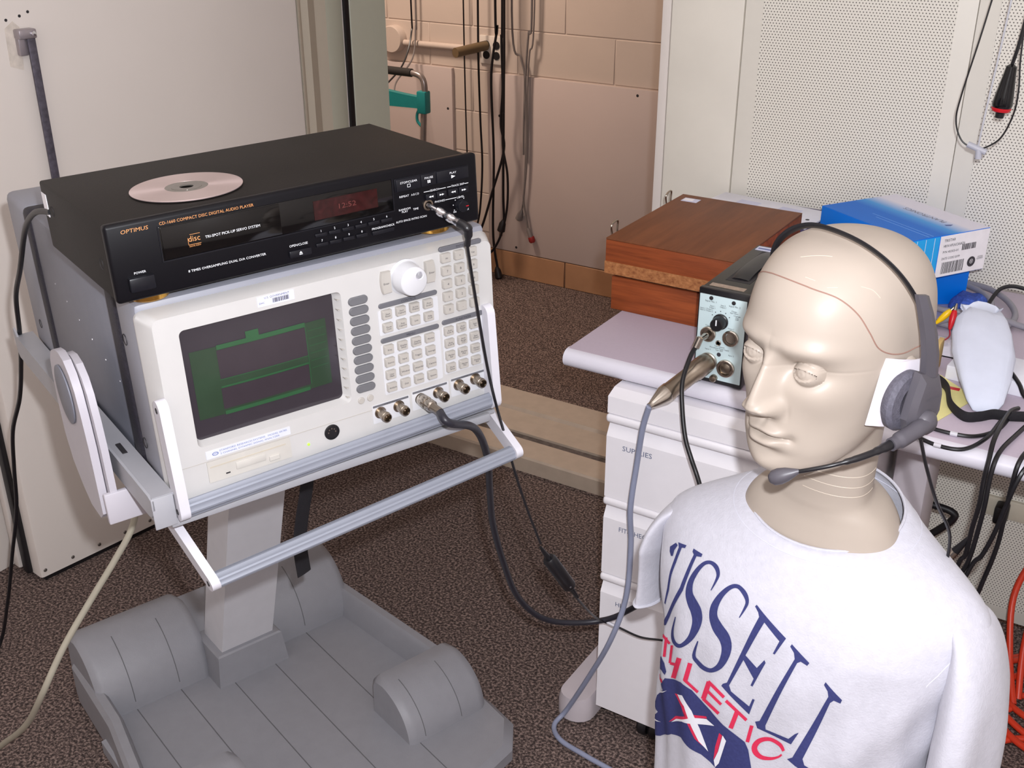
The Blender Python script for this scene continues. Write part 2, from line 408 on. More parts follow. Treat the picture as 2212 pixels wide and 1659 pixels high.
# ------------------------------------------------------------------ signal analyzer on the cart
def pose(yaw, tilt, rol, o):
    return Matrix.Translation(o) @ Matrix.Rotation(rad(yaw), 4, 'Z') @ Matrix.Rotation(rad(tilt), 4, 'X') @ Matrix.Rotation(rad(rol), 4, 'Y')
AM = pose(66.588, -1.649, -1.429, Vector((-0.8715, 0.6919, 0.8473)))
an = thing('signal_analyzer', 'ivory and grey bench analyzer with green screen and many keys on the grey cart', 'instrument', M=AM)
W_, H_ = 0.432, 0.224
case = obj('case', G().box((0.003, 0.13, 0.0), (W_-0.003, 0.49, H_+0.0065), 0.006), CASE, an)
ff = obj('front_frame', G().box((0.001, 0.022, 0.0), (W_-0.001, 0.094, H_+0.0075), 0.007), CASE2, an)
rf = obj('rear_frame', G().box((0.001, 0.50, 0.0), (W_-0.001, 0.612, H_+0.0075), 0.010, 3), CASE2, an)
for y0, y1 in ((0.092, 0.131), (0.468, 0.503)):
    obj('side_band', G().box((-0.0005, y0, -0.002), (W_+0.0005, y1, H_+0.0085), 0.008, 3), WEAVE, an)
for (yy, zz) in ((0.078, 0.176), (0.078, 0.050), (0.560, 0.045), (0.560, 0.165)):
    p = ff if yy < 0.2 else rf
    obj('screw', G().lathe([(0.0, -0.0015), (0.0052, -0.001), (0.0066, 0.0008), (0.0066, -0.003)], (0.001, yy, zz), (-1, 0, 0), 12), BLACK, p)
for k in range(6):
    obj('rivet', G().lathe([(0, 0.0008), (0.0015, 0.0004), (0.0015, -0.001)], (0.003, 0.40-0.05*k, 0.150-0.010*k), (-1, 0, 0), 8), CHROME, case)
for xx in (0.04, 0.38):
    for yy in (0.06, 0.55):
        obj('foot', G().lathe([(0.012, 0), (0.014, 0.008), (0.0, 0.008)], (xx, yy, 0.001), (0, 0, -1), 14), BLACK, an)

# bezel with the screen opening
def loop(pts, y): return [(a, y, b) for a, b in pts]
g = G()
n = 6
outer_b = loop(rrect(0.0, 0.0, W_, H_, 0.010, n), 0.025)
outer_m = loop(rrect(0.0, 0.0, W_, H_, 0.010, n), 0.020)
outer_f = loop(rrect(0.0105, 0.004, W_-0.008, H_-0.006, 0.009, n), 0.0)
hole_f = loop(rrect(0.0365, 0.0635, 0.2225, 0.2005, 0.006, n), 0.0)
hole_b = loop(rrect(0.0395, 0.0670, 0.2165, 0.1990, 0.006, n), 0.012)
g.loft([outer_b, outer_m, outer_f, hole_f, hole_b], cap0=False, cap1=False)
bez = obj('bezel', g, IVORY, an, 30)
sg = G(); rows = 9; colsn = 13; vv = []
for i in range(rows):
    for j in range(colsn):
        a = j/(colsn-1); c = i/(rows-1)
        vv.append((0.039+a*0.178, 0.0115-0.004*(1-(2*a-1)**2)*(1-(2*c-1)**2), 0.0665+c*0.133))
sg.add(vv, [(i*colsn+j, i*colsn+j+1, (i+1)*colsn+j+1, (i+1)*colsn+j) for i in range(rows-1) for j in range(colsn-1)])
scr = obj('screen', sg, mat('crt_glass', (52, 47, 53), 0.10, var=0.03), an)
def scry(x, z):
    a = (x-0.039)/0.178; c = (z-0.0665)/0.133
    return 0.0115-0.004*(1-(2*a-1)**2)*(1-(2*c-1)**2)-0.0004
def scrrect(name, x0, z0, x1, z1, m, lift=0):
    s = G(); nx = 10; nz = 6
    s.add([(x0+(x1-x0)*j/nx, scry(x0+(x1-x0)*j/nx, z0+(z1-z0)*i/nz)-lift, z0+(z1-z0)*i/nz) for i in range(nz+1) for j in range(nx+1)],
          [(i*(nx+1)+j, i*(nx+1)+j+1, (i+1)*(nx+1)+j+1, (i+1)*(nx+1)+j) for i in range(nz) for j in range(nx)])
    return obj(name, s, m, scr)
GR1 = mat('screen_dim_green', (44, 60, 46), 0.10, var=0.12, scale=20, emit=(40, 80, 48), estr=0.03)
GR2 = mat('screen_green', (44, 78, 52), 0.10, emit=(40, 120, 66), estr=0.05)
PL = mat('screen_plot_ground', (54, 47, 53), 0.10)
scrrect('screen_field', 0.0465, 0.0900, 0.205, 0.170, GR1)
scrrect('plot_area', 0.0755, 0.1320, 0.179, 0.1655, PL, 0.0002)
scrrect('plot_area', 0.0745, 0.0960, 0.178, 0.1210, PL, 0.0002)
scrrect('title_bar', 0.0762, 0.1660, 0.1795, 0.1712, GR2, 0.0003)
scrrect('title_tab', 0.1100, 0.1712, 0.1250, 0.1785, GR2, 0.0003)
scrrect('scale_line', 0.0755, 0.0890, 0.1770, 0.0935, GR2, 0.0003)
scrrect('scale_line', 0.0750, 0.1310, 0.1790, 0.1318, GR2, 0.0003)
scrrect('scale_line', 0.0750, 0.1215, 0.1785, 0.1235, GR2, 0.0003)
scrrect('frame_line', 0.1788, 0.0960, 0.1796, 0.1660, GR2, 0.0003)
for zz in (0.160, 0.151, 0.142, 0.133, 0.124, 0.115):
    scrrect('menu_line', 0.182, zz, 0.203, zz+0.0006, GR2, 0.0003)

def rplate(name, x0, z0, x1, z1, r, y0, y1, m, parent, n=4, bev=0.0):
    g = G(); pts = rrect(x0, z0, x1, z1, r, n)
    if bev:
        ins = rrect(x0+bev, z0+bev, x1-bev, z1-bev, max(r-bev, 0.0003), n)
        g.loft([loop(pts, y0), loop(pts, y1+bev), loop(ins, y1)])
    else:
        g.loft([loop(pts, y0), loop(pts, y1)])
    return obj(name, g, m, parent)

# white overlays behind the key groups, section bars, keys
rplate('key_overlay', 0.266, 0.1345, 0.346, 0.1655, 0.002, 0.001, -0.0006, IVORY2, bez)
rplate('key_overlay', 0.266, 0.0585, 0.346, 0.1225, 0.002, 0.001, -0.0006, IVORY2, bez)
rplate('key_overlay', 0.349, 0.0615, 0.411, 0.1245, 0.002, 0.001, -0.0006, IVORY2, bez)
for (x0, x1, z, s) in ((0.352, 0.4105, 0.2203, 'ENTRY'), (0.2675, 0.3455, 0.1706, 'CONTROL'), (0.2665, 0.3450, 0.1276, 'MENU'), (0.3495, 0.4085, 0.1293, 'FUNCTION')):
    p = rplate('section_bar', x0, z-0.003, x1, z+0.003, 0.0028, 0.001, -0.0018, GREYBAR, bez, bev=0.0006)
    text('lettering', s, 0.0042, INK, p, ((x0+x1)/2, -0.0021, z))
keyg = G()
def keyloops():
    a = rrect(-0.0062, -0.0055, 0.0062, 0.0055, 0.001, 3); b = rrect(-0.0056, -0.0049, 0.0056, 0.0049, 0.0012, 3)
    return [loop(a, 0.001), loop(a, -0.0045), loop(b, -0.0056)]
kp = G().loft(keyloops()); keyme = None
def key(x, z, s, size=0.0024):
    global keyme
    if keyme is None:
        k = obj('key', kp, KEY, an); keyme = k.data; k.location = (x, 0, z)
    else: k = share('key', keyme, an, (x, 0, z))
    if s: text('legend', s, size, INK, k, (0, -0.0058, 0))
def grid(x0, x1, z0, z1, rows_):
    nr = len(rows_)
    for i, r_ in enumerate(rows_):
        for j, s in enumerate(r_):
            a = j/(len(r_)-1); b = i/(nr-1)
            key(x0+(x1-x0)*a, z0+(z1-z0)*b, s, 0.0042 if len(s) == 1 else 0.0030)
grid(0.3590, 0.3955, 0.2102, 0.1462, [['Alt', '\u2022', 'Exp'], ['7', '8', '9'], ['4', '5', '6'], ['1', '2', '3'], ['0', '.', '-']])
grid(0.2760, 0.3310, 0.1600, 0.1440, [['Start\nReset', 'Start\nCapture', 'Active\nDisplay', 'Print\nScreen'], ['Pause\nCont', 'Stop\nCapture', 'Link', 'Help\nLocal']])
grid(0.2745, 0.3300, 0.1168, 0.0685, [['Freq', 'Display\nSetup', 'Display\nOptions', 'Marker'], ['Source', 'Input', 'Trigger', 'Average'], ['User\nMath', 'Window', 'Waterfall', 'Capture'], ['Analysis', 'Disk', 'Output', 'System']])
grid(0.3570, 0.3930, 0.1185, 0.0705, [['Auto\nScale A', 'Auto\nRange\nCh1', 'Span\nUp'], ['Auto\nScale B', 'Auto\nRange\nCh2', 'Span\nDown'], ['Marker\nRef', 'Marker\nMax', 'Marker\nCenter'], ['Show\nSetup', 'Marker\nMin', 'Display\nRef']])
skme = None
for k in range(10):
    z = 0.1848-k*(0.1083/9)
    if skme is None:
        pts = rrect(-0.0122, -0.0050, 0.0122, 0.0050, 0.0049, 6); ins = rrect(-0.0113, -0.0041, 0.0113, 0.0041, 0.0040, 6)
        o = obj('soft_key', G().loft([loop(pts, 0.001), loop(pts, -0.0015), loop(ins, -0.0026)]), GREYKEY, an); skme = o.data; o.location = (0.2425, 0, z)
    else: share('soft_key', skme, an, (0.2425-0.0001*k, 0, z))
for xx in (0.2341, 0.2460):
    obj('round_button', G().lathe([(0.0042, -0.001), (0.0042, 0.001), (0.0036, 0.0016), (0, 0.0016)], (xx, 0, 0.0615), (0, -1, 0), 18), KEY, an)
# soft-key ticks moulded into the right side of the screen recess
for k in range(11):
    z = 0.190-k*0.0121
    obj('recess_rib', G().box((0.2180, 0.002, z-0.0004), (0.2222, 0.0100, z+0.0004)), KEY, bez, smooth=0)
# spin knob
kn = obj('spin_knob', G().lathe([(0.0212, -0.001), (0.0212, 0.001), (0.0195, 0.0022), (0.0188, 0.004), (0.0172, 0.021), (0.0166, 0.0222), (0.0158, 0.0226), (0, 0.0226)], (0.3050, 0, 0.1985), (0, -1, 0), 48), IVORY2, an)
obj('finger_dimple', G().lathe([(0.0052, 0.0), (0.0050, 0.0008), (0.0040, -0.0002), (0.002, -0.0012), (0, -0.0016)], (0.3118, -0.0226, 0.2045), (0, -1, 0), 20), WHITEP, kn)
def wing(s, x):
    pts = []
    for k in range(9):
        t = -1+2*k/8
        pts.append((x+s*(0.0070-0.0020*t*t), 0.1983+0.0132*t))
    for k in range(9):
        t = 1-2*k/8
        pts.append((x+s*(-0.0065+(-0.0001 if s > 0 else 0.0)-0.0030*(1-t*t)*0+0.0005), 0.1983+0.0128*t))
    o = obj('enter_key', G().loft([loop(pts, 0.001), loop(pts, -0.0040), loop([(x+(a-x)*0.9, 0.1983+(b-0.1983)*0.95) for a, b in pts], -0.0052)]), KEY, an)
    text('legend', 'Enter', 0.0034, INK, o, (x+s*0.001, -0.0055, 0.1975))
wing(-1, 0.2790); wing(1, 0.3370)
# BNC connectors
rplate('connector_overlay', 0.2470, 0.0260, 0.2975, 0.0500, 0.001, 0.001, -0.0005, IVORY2, bez)
rplate('connector_overlay', 0.3010, 0.0270, 0.3530, 0.0520, 0.001, 0.001, -0.0005, IVORY2, bez)
rplate('connector_overlay', 0.3560, 0.0290, 0.4090, 0.0535, 0.001, 0.001, -0.0005, IVORY2, bez)
for (x0, x1, z, s) in ((0.2480, 0.2960, 0.0480, 'SOURCE / TRIGGER'), (0.3022, 0.3505, 0.0502, 'CHANNEL 1 INPUT'), (0.3568, 0.4055, 0.0516, 'CHANNEL 2 INPUT')):
    p = rplate('connector_bar', x0, z-0.0013, x1, z+0.0013, 0.0004, 0.0005, -0.0009, GREYBAR, bez)
    text('lettering', s, 0.0022, INK, p, ((x0+x1)/2, -0.0011, z))
bme = None
for i, (xx, zz) in enumerate(((0.2572, 0.0388), (0.2822, 0.0395), (0.3125, 0.0402), (0.3375, 0.0412), (0.3672, 0.0430), (0.3915, 0.0440))):
    if bme is None:
        pr = [(0.0075, -0.001), (0.0075, 0.0012), (0.0055, 0.0014), (0.0055, 0.0130), (0.0060, 0.0135), (0.0060, 0.0155), (0.0055, 0.016), (0.0055, 0.019), (0.0046, 0.0192), (0.0042, 0.008), (0.0012, 0.008), (0.0012, 0.015), (0, 0.0152)]
        o = obj('bnc_socket', G().lathe(pr, (0, 0, 0), (0, -1, 0), 20), NICKELD, an); bme = o.data; o.location = (xx, 0, zz)
    else: share('bnc_socket', bme, an, (xx, 0, zz))
for i, xx in enumerate((0.2610, 0.2860, 0.3160, 0.3410, 0.3710, 0.3950)):
    pass
# lower strip: seam, floppy drive, power light, keyboard socket
obj('panel_seam', G().box((0.0125, -0.0004, 0.0445), (0.2470, 0.001, 0.0451)), KEY, bez, smooth=0)
fd = rplate('disk_drive', 0.0420, 0.0185, 0.1405, 0.0440, 0.001, 0.001, -0.0012, mat('drive_face', (190, 186, 180), 0.45), an)
obj('disk_slot', G().box((0.0450, -0.0016, 0.0365), (0.1345, -0.0008, 0.0380)), mat('slot_shade', (186, 178, 164), 0.6), fd, smooth=0)
rplate('eject_button', 0.1130, 0.0225, 0.1255, 0.0285, 0.0006, 0.0, -0.0030, mat('drive_face', (190, 186, 180)), fd, bev=0.0005)
obj('slot_lip', G().box((0.0740, -0.0024, 0.0255), (0.1090, -0.001, 0.0345), 0.0006), mat('drive_face', (190, 186, 180)), fd)
obj('drive_light', G().box((0.0615, -0.0018, 0.0240), (0.0665, -0.001, 0.0254)), SLOT, fd, smooth=0)
obj('power_light', G().lathe([(0.0016, 0), (0.0016, 0.001), (0, 0.0018)], (0.1623, 0, 0.0272), (0, -1, 0), 12), mat('lit_green_led', (150, 220, 60), 0.3, emit=(150, 240, 60), estr=0.9), an)
dn = obj('keyboard_socket', G().lathe([(0.0095, -0.001), (0.0095, 0.001), (0.0082, 0.0014), (0.0080, 0.0004), (0, 0.0004)], (0.1928, 0, 0.0333), (0, -1, 0), 28), BLACKP, an)
for a in (0, 45, 90, 135, 180):
    obj('pin_hole', G().lathe([(0.0009, 0.0), (0.0009, 0.0009), (0, 0.0009)], (0.1928+0.0045*math.cos(rad(a)), 0, 0.0333+0.0045*math.sin(rad(a))), (0, -1, 0), 8), NICKEL, dn)
# stickers
st = rplate('asset_sticker', 0.1252, 0.2050, 0.1678, 0.2162, 0.0006, 0.0005, -0.0005, LABELB, an)
text('lettering', 'U.S. GOVERNMENT', 0.0034, INK, st, (0.1478, -0.0007, 0.2140))
text('lettering', 'DHC', 0.0030, INK, st, (0.1300, -0.0007, 0.2088))
bx = 0.1425; random.seed(3)
bg = G()
while bx < 0.1615:
    wd = random.choice((0.0004, 0.0007, 0.001)); bg.box((bx, -0.0007, 0.2068), (bx+wd, -0.0005, 0.2118)); bx += wd+random.choice((0.0005, 0.0008))
bc = obj('barcode', bg, INK, st, smooth=0)
npl = rplate('name_plate', 0.0430, 0.0472, 0.1425, 0.0568, 0.0006, 0.0005, -0.0005, mat('pale_name_plate', (206, 208, 220), 0.4), an)
text('lettering', 'STANFORD RESEARCH SYSTEMS   MODEL SR785', 0.0030, BLUEINK, npl, (0.0985, -0.0007, 0.0538), width=0.080)
text('lettering', '2 CHANNEL DYNAMIC SIGNAL ANALYZER', 0.0028, BLUEINK, npl, (0.0940, -0.0007, 0.0500), width=0.070)
obj('logo', G().add([(0.0535+0.0036*math.cos(a)*s, -0.0007, 0.0518+0.0022*math.sin(a)*s) for s in (1.0, 0.72) for a in [2*math.pi*k/24 for k in range(24)]], [(k, (k+1) % 24, 24+(k+1) % 24, 24+k) for k in range(24)]), BLUEINK, npl, smooth=0)
text('lettering', 'SRS', 0.0024, BLUEINK, npl, (0.0535, -0.0007, 0.0518))

# carrying bail folded against the front, and the second bail hanging below
def bail(name, a, b, arm_a, arm_b, rr, wdt):
    """ribbed bar between a and b (local), arms up to arm_a and arm_b"""
    bo = bpy.data.objects.new(name, None); COL.objects.link(bo); bo.parent = an; bo.empty_display_size = 0.02
    A_, B_ = Vector(a), Vector(b); t = (B_-A_).normalized()
    d = ((Vector(arm_a)-A_)-t*((Vector(arm_a)-A_).dot(t))).normalized(); nn = t.cross(d)
    prof = []
    m = 28
    for k in range(m):
        an_ = 2*math.pi*k/m; r_ = rr*(1.0 if k % 4 < 2 else 0.88)
        prof.append((r_*math.cos(an_), r_*0.75*math.sin(an_)))
    g = G().loft([[P+d*c+nn*s for c, s in prof] for P in (A_, B_)])
    obj('grip_bar', g, ALU, bo, 25)
    for P, Q in ((A_, Vector(arm_a)), (B_, Vector(arm_b))):
        dd = (Q-P); ln = dd.length; dd.normalize(); e = nn
        h = rr*1.05; sg_ = -1 if P is A_ else 1
        def L(s0):
            out = []
            for k in range(9): a_ = rad(90+180*k/8); out.append((h*math.cos(a_), h*math.sin(a_)))
            for k in range(9): a_ = rad(-90+180*k/8); out.append((ln+h*math.cos(a_), h*math.sin(a_)))
            return [P+dd*u_+e*v_+t*s0 for u_, v_ in out]
        arm = obj('bail_arm', G().loft([L(sg_*0.0), L(sg_*wdt)]), WHITEP, bo)
        for R_ in (P, Q):
            obj('bolt', G().lathe([(0.0035, -0.0008), (0.0035, 0.0004), (0.0012, 0.0004), (0.001, -0.001), (0, -0.001)], R_+t*sg_*wdt, t*sg_, 12), SLOT, arm)
    return bo
bail('carrying_bail', (0.010, -0.0120, 0.0035), (0.4040, -0.0120, 0.0150), (0.010, -0.003, 0.122), (0.4060, -0.003, 0.128), 0.0105, 0.011)
bail('tilt_bail', (0.0225, -0.030, -0.0850), (0.4235, -0.030, -0.0590), (0.0060, 0.060, -0.0250), (0.4280, 0.060, -0.0230), 0.0100, 0.010)

# ------------------------------------------------------------------ CD player on the analyzer
CM = AM @ Matrix.Translation((-0.0157, 0.004, 0.2416)) @ Matrix.Rotation(rad(0.784), 4, 'Z')
cd = thing('cd_player', 'black compact disc player with gold lettering lying on the analyzer', 'cd player', M=CM)
cw, chh, cdp = 0.432, 0.0799, 0.249
sh = obj('shell', G().box((0.001, 0.012, 0.0), (cw-0.004, cdp, chh-0.0015), 0.0025), CDBLACK, cd)
fp = obj('front_panel', G().box((-0.001, 0.0, -0.0005), (cw+0.001, 0.0125, chh+0.001), 0.004, 3), CDFRONT, cd)
obj('window', G().box((0.0515, -0.0008, 0.0345), (0.3180, 0.002, 0.0700), 0.0008), CDGLOSS, cd)
wfr = G()
for (a, b) in (((0.0505, -0.0012, 0.0332), (0.3190, 0.0, 0.0345)), ((0.0505, -0.0012, 0.0345), (0.0517, 0.0, 0.0705)), ((0.3178, -0.0012, 0.0345), (0.3190, 0.0, 0.0705))): wfr.box(a, b)
obj('window_frame', wfr, CDKEY, cd, smooth=0)
tr = obj('disc_tray', G().box((0.0530, -0.0016, 0.0355), (0.1815, 0.0, 0.0690), 0.0006), CDGLOSS, cd)
text('lettering', 'TRI-SPOT PICK-UP SERVO SYSTEM', 0.0040, WHITEINK, tr, (0.1275, -0.0018, 0.0503), width=0.060)
lg = text('lettering', 'disc', 0.0085, GOLDINK, tr, (0.0857, -0.0018, 0.0515), width=0.0125)
obj('logo_frame', G().box((0.0790, -0.0018, 0.0455), (0.0925, -0.0016, 0.0459)).box((0.0815, -0.0018, 0.0560), (0.0925, -0.0016, 0.0564)).box((0.0790, -0.0018, 0.0455), (0.0794, -0.0016, 0.0530)), GOLDINK, tr, smooth=0)
text('lettering', 'DIGITAL AUDIO', 0.0022, GOLDINK, tr, (0.0857, -0.0018, 0.0440), width=0.012)
text('brand_lettering', 'OPTIMUS', 0.0056, GOLDINK, fp, (0.0281, -0.0003, 0.0718), width=0.0275, shear=0.1)
text('lettering', 'CD-1660 COMPACT DISC DIGITAL AUDIO PLAYER', 0.0044, GOLDINK, fp, (0.1036, -0.0003, 0.0728), width=0.1005)
text('lettering', '8 TIMES OVERSAMPLING DUAL D/A CONVERTER', 0.0036, WHITEINK, fp, (0.1175, -0.0003, 0.0180), width=0.0855)
text('lettering', 'POWER', 0.0034, WHITEINK, fp, (0.0262, -0.0003, 0.0284), width=0.012)
pb = obj('power_button', G().box((0.0128, -0.0060, 0.0102), (0.0388, 0.001, 0.0252), 0.0016), CDKEY, cd)
# red digits behind the smoked window
dsp = obj('display', G().box((0.2205, -0.0011, 0.0425), (0.2985, -0.0008, 0.0635)), mat('unlit_red_display', (40, 10, 12), 0.12, var=0.5, scale=160, emit=(120, 8, 12), estr=0.015), cd, smooth=0)
text('digits', '12:52', 0.0080, mat('dim_red_digits', (92, 44, 42), 0.4, emit=(200, 80, 70), estr=0.02), dsp, (0.2600, -0.0013, 0.0525), width=0.021)
text('lettering', 'OPEN/CLOSE', 0.0036, WHITEINK, fp, (0.1985, -0.0003, 0.0200), width=0.0215)
ob = obj('open_button', G().box((0.1860, -0.0030, 0.0070), (0.2120, 0.001, 0.0150), 0.0012), CDKEY, cd)
obj('eject_mark', G().prism([(0.1970, 0.0112), (0.2008, 0.0112), (0.1989, 0.0134)], -0.0033, -0.0030, 1).box((0.1970, -0.0033, 0.0096), (0.2008, -0.0030, 0.0104)), WHITEINK, ob, smooth=0)
for i, xx in enumerate((0.2256, 0.2421, 0.2586, 0.2747, 0.2909, 0.3073)):
    k = obj('track_button', G().box((xx-0.0070, -0.0020, 0.0235), (xx+0.0070, 0.001, 0.0275), 0.0008), CDKEY, cd)
    text('legend', str(i+1), 0.0036, WHITEINK, k, (xx, -0.0023, 0.0300))
for i, xx in enumerate((0.2256, 0.2421, 0.2586, 0.2747)):
    k = obj('track_button', G().box((xx-0.0070, -0.0020, 0.0125), (xx+0.0070, 0.001, 0.0165), 0.0008), CDKEY, cd)
    text('legend', '7890'[i], 0.0036, WHITEINK, k, (xx, -0.0023, 0.0192))
k = obj('program_button', G().box((0.2880, -0.0020, 0.0115), (0.3160, 0.001, 0.0160), 0.0008), CDKEY, cd)
text('legend', 'PROGRAM/CHECK', 0.0034, WHITEINK, k, (0.3018, -0.0023, 0.0190), width=0.029)
rp = obj('transport_panel', G().box((0.3215, -0.0008, 0.0540), (0.4200, 0.001, 0.0690), 0.0006), CDKEY, cd)
for (x0, x1, s, z) in ((0.3225, 0.3545, 'STOP/CLEAR', 0.0640), (0.3550, 0.3740, 'PAUSE', 0.0640), (0.3760, 0.4190, 'PLAY', 0.0640)):
    k = obj('transport_button', G().box((x0, -0.0025, 0.0545), (x1, 0.001, 0.0685), 0.0010), CDKEY, cd)
    text('legend', s, 0.0034, WHITEINK, k, ((x0+x1)/2 if s != 'PAUSE' else 0.3650, -0.0028, z), width=0.0022*len(s))
    xc = (x0+x1)/2 if s != 'PAUSE' else 0.3650
    if s[0] == 'S': mk = G().box((xc-0.002, -0.0028, 0.0580), (xc+0.002, -0.0025, 0.0584)).box((xc-0.002, -0.0028, 0.0612), (xc+0.002, -0.0025, 0.0616)).box((xc-0.002, -0.0028, 0.058), (xc-0.0016, -0.0025, 0.0616)).box((xc+0.0016, -0.0028, 0.058), (xc+0.002, -0.0025, 0.0616))
    elif s[1] == 'A': mk = G().box((xc-0.0018, -0.0028, 0.0580), (xc-0.0004, -0.0025, 0.0614)).box((xc+0.0004, -0.0028, 0.0580), (xc+0.0018, -0.0025, 0.0614))
    else: mk = G().prism([(xc-0.0024, 0.0578), (xc+0.0030, 0.0597), (xc-0.0024, 0.0616)], -0.0028, -0.0025, 1)
    obj('mark', mk, WHITEINK, k, smooth=0)
for (s, xx, z, wd) in (('REPEAT', 0.3326, 0.0478, 0.0125), ('A B C D', 0.3470, 0.0476, 0.010), ('RANDOM\nPLAY', 0.3320, 0.0315, 0.015), ('TIME', 0.3465, 0.0306, 0.007), ('AUTO SPACE', 0.3290, 0.0197, 0.019), ('INTRO SCAN', 0.3500, 0.0197, 0.020), ('SEARCH', 0.3730, 0.0478, 0.012), ('TRACK SKIP', 0.4045, 0.0478, 0.018), ('PHONES', 0.3790, 0.0334, 0.0135), ('LEVEL', 0.4075, 0.0330, 0.010), ('MIN', 0.3985, 0.0165, 0.004), ('MAX', 0.4150, 0.0165, 0.006)):
    text('lettering', s, 0.0033, WHITEINK, fp, (xx, -0.0004, z), width=wd)
gl = G()
for (x0, x1, z) in ((0.3585, 0.3665, 0.0478), (0.3795, 0.3880, 0.0478), (0.3900, 0.3950, 0.0478), (0.4140, 0.4190, 0.0478), (0.3865, 0.4015, 0.0334)): gl.box((x0, -0.0006, z-0.0003), (x1, -0.0002, z+0.0003))
obj('group_lines', gl, WHITEINK, fp, smooth=0)
for (xx, d) in ((0.3666, -1), (0.3813, 1), (0.3968, -1), (0.4116, 1)):
    k = obj('skip_button', G().box((xx-0.0065, -0.0022, 0.0375), (xx+0.0065, 0.001, 0.0450), 0.0008), CDKEY, cd)
    obj('mark', G().prism([(xx-0.003*d, 0.0402), (xx, 0.0414), (xx-0.003*d, 0.0426)], -0.0025, -0.0022, 1).prism([(xx, 0.0402), (xx+0.003*d, 0.0414), (xx, 0.0426)], -0.0025, -0.0022, 1), WHITEINK, k, smooth=0)
lk = obj('level_knob', G().lathe([(0.0070, -0.001), (0.0070, 0.008), (0.0063, 0.009), (0, 0.009)], (0.4060, 0, 0.0235), (0, -1, 0), 24), CDKEY, cd)
obj('pointer', G().box((0.4090, -0.0094, 0.0232), (0.4125, -0.0088, 0.0240)), RED, lk, smooth=0)
for a in range(-30, 211, 40):
    obj('dial_dot', G().lathe([(0.0006, 0.0), (0.0006, 0.0004), (0, 0.0004)], (0.4060+0.0092*math.cos(rad(a)), 0.0, 0.0235+0.0092*math.sin(rad(a))), (0, -1, 0), 6), WHITEINK, fp)
obj('phone_jack', G().lathe([(0.0065, -0.001), (0.0065, 0.0015), (0.0045, 0.0018), (0.0040, 0.0), (0, 0.0)], (0.3627, 0, 0.0322), (0, -1, 0), 20), NICKELD, cd)
for xx in (0.040, 0.385):
    for yy in (0.032, 0.215):
        obj('foot', G().lathe([(0.0225, 0), (0.0225, 0.002), (0.0210, 0.003), (0.0205, 0.0085), (0.0190, 0.0098), (0, 0.0098)], (xx, yy, 0.0005), (0, 0, -1), 32), BRASS, cd)
for (yy, zz) in ((0.040, 0.033), (0.212, 0.050)):
    obj('screw_recess', G().lathe([(0.0, -0.003), (0.004, -0.002), (0.006, 0.0004), (0.006, -0.003)], (0.001, yy, zz), (-1, 0, 0), 16), SLOT, sh)
obj('side_label', G().box((0.0003, 0.228, 0.040), (0.0012, 0.246, 0.066)), LABELW, sh, smooth=0)

# compact disc lying on the player
DMx = CM @ Matrix.Translation((0.1172, 0.0917, chh+0.0002))
di = thing('compact_disc', 'silver compact disc lying on top of the black player', 'disc', M=DMx)
def discmat():
    m = bpy.data.materials.new('disc_silver'); m.use_nodes = True; N = m.node_tree.nodes; L = m.node_tree.links; b = N['Principled BSDF']
    b.inputs['Metallic'].default_value = 0.75; b.inputs['Roughness'].default_value = 0.34; b.inputs['Anisotropic'].default_value = 0.8
    b.inputs['Base Color'].default_value = lin((222, 200, 198)); b.inputs['Coat Weight'].default_value = 0.5
    tg = N.new('ShaderNodeTangent'); tg.direction_type = 'RADIAL'; tg.axis = 'Z'; L.new(tg.outputs[0], b.inputs['Tangent'])
    return m
obj('data_area', G().lathe([(0.0230, 0.0), (0.0598, 0.0), (0.0600, 0.0004), (0.0600, 0.0010), (0.0597, 0.0013), (0.0230, 0.0013), (0.0230, 0.0)], (0, 0, 0), (0, 0, 1), 96), discmat(), di)
obj('clear_ring', G().lathe([(0.0165, 0.0001), (0.0230, 0.0001), (0.0230, 0.0012), (0.0165, 0.0012), (0.0165, 0.0001)], (0, 0, 0), (0, 0, 1), 64), mat('mirror_band', (150, 146, 140), 0.12, metal=0.9), di)
obj('hub', G().lathe([(0.0075, 0.0), (0.0165, 0.0), (0.0165, 0.0014), (0.0150, 0.0015), (0.0075, 0.0012), (0.0075, 0.0)], (0, 0, 0), (0, 0, 1), 64), mat('hub_clear', (120, 114, 108), 0.1, metal=0.4), di)

# ------------------------------------------------------------------ instrument cart
KM = Matrix.Translation((-1.061, 1.0093, 0)) @ Matrix.Rotation(rad(71.5), 4, 'Z')
cart = thing('instrument_cart', 'grey wheeled instrument cart with moulded base and leaning post', 'cart', M=KM)
TA = KM.inverted() @ AM
def xf(g, M):
    g.v = [tuple(M @ Vector(p)) for p in g.v]; return g
def outline(z, k=0.0):
    return [(-0.245+k, -0.17+k, z), (0.02, -0.20+k, z), (0.11, -0.20+k, z), (0.345-k, -0.145+k, z), (0.388-k, -0.095+k, z), (0.392-k, -0.02, z), (0.350-k, 0.30, z), (0.335-k, 0.50-k, z), (0.300-k, 0.535-k, z), (-0.165+k, 0.535-k, z), (-0.198+k, 0.50-k, z), (-0.205+k, 0.30, z), (-0.258+k, -0.02, z), (-0.262+k, -0.10+k, z)]
base = G()
base.loft([outline(0.028), outline(0.050), outline(0.056, 0.006), outline(0.062, 0.012)])
bo = obj('base', base, CARTG, cart, 30)
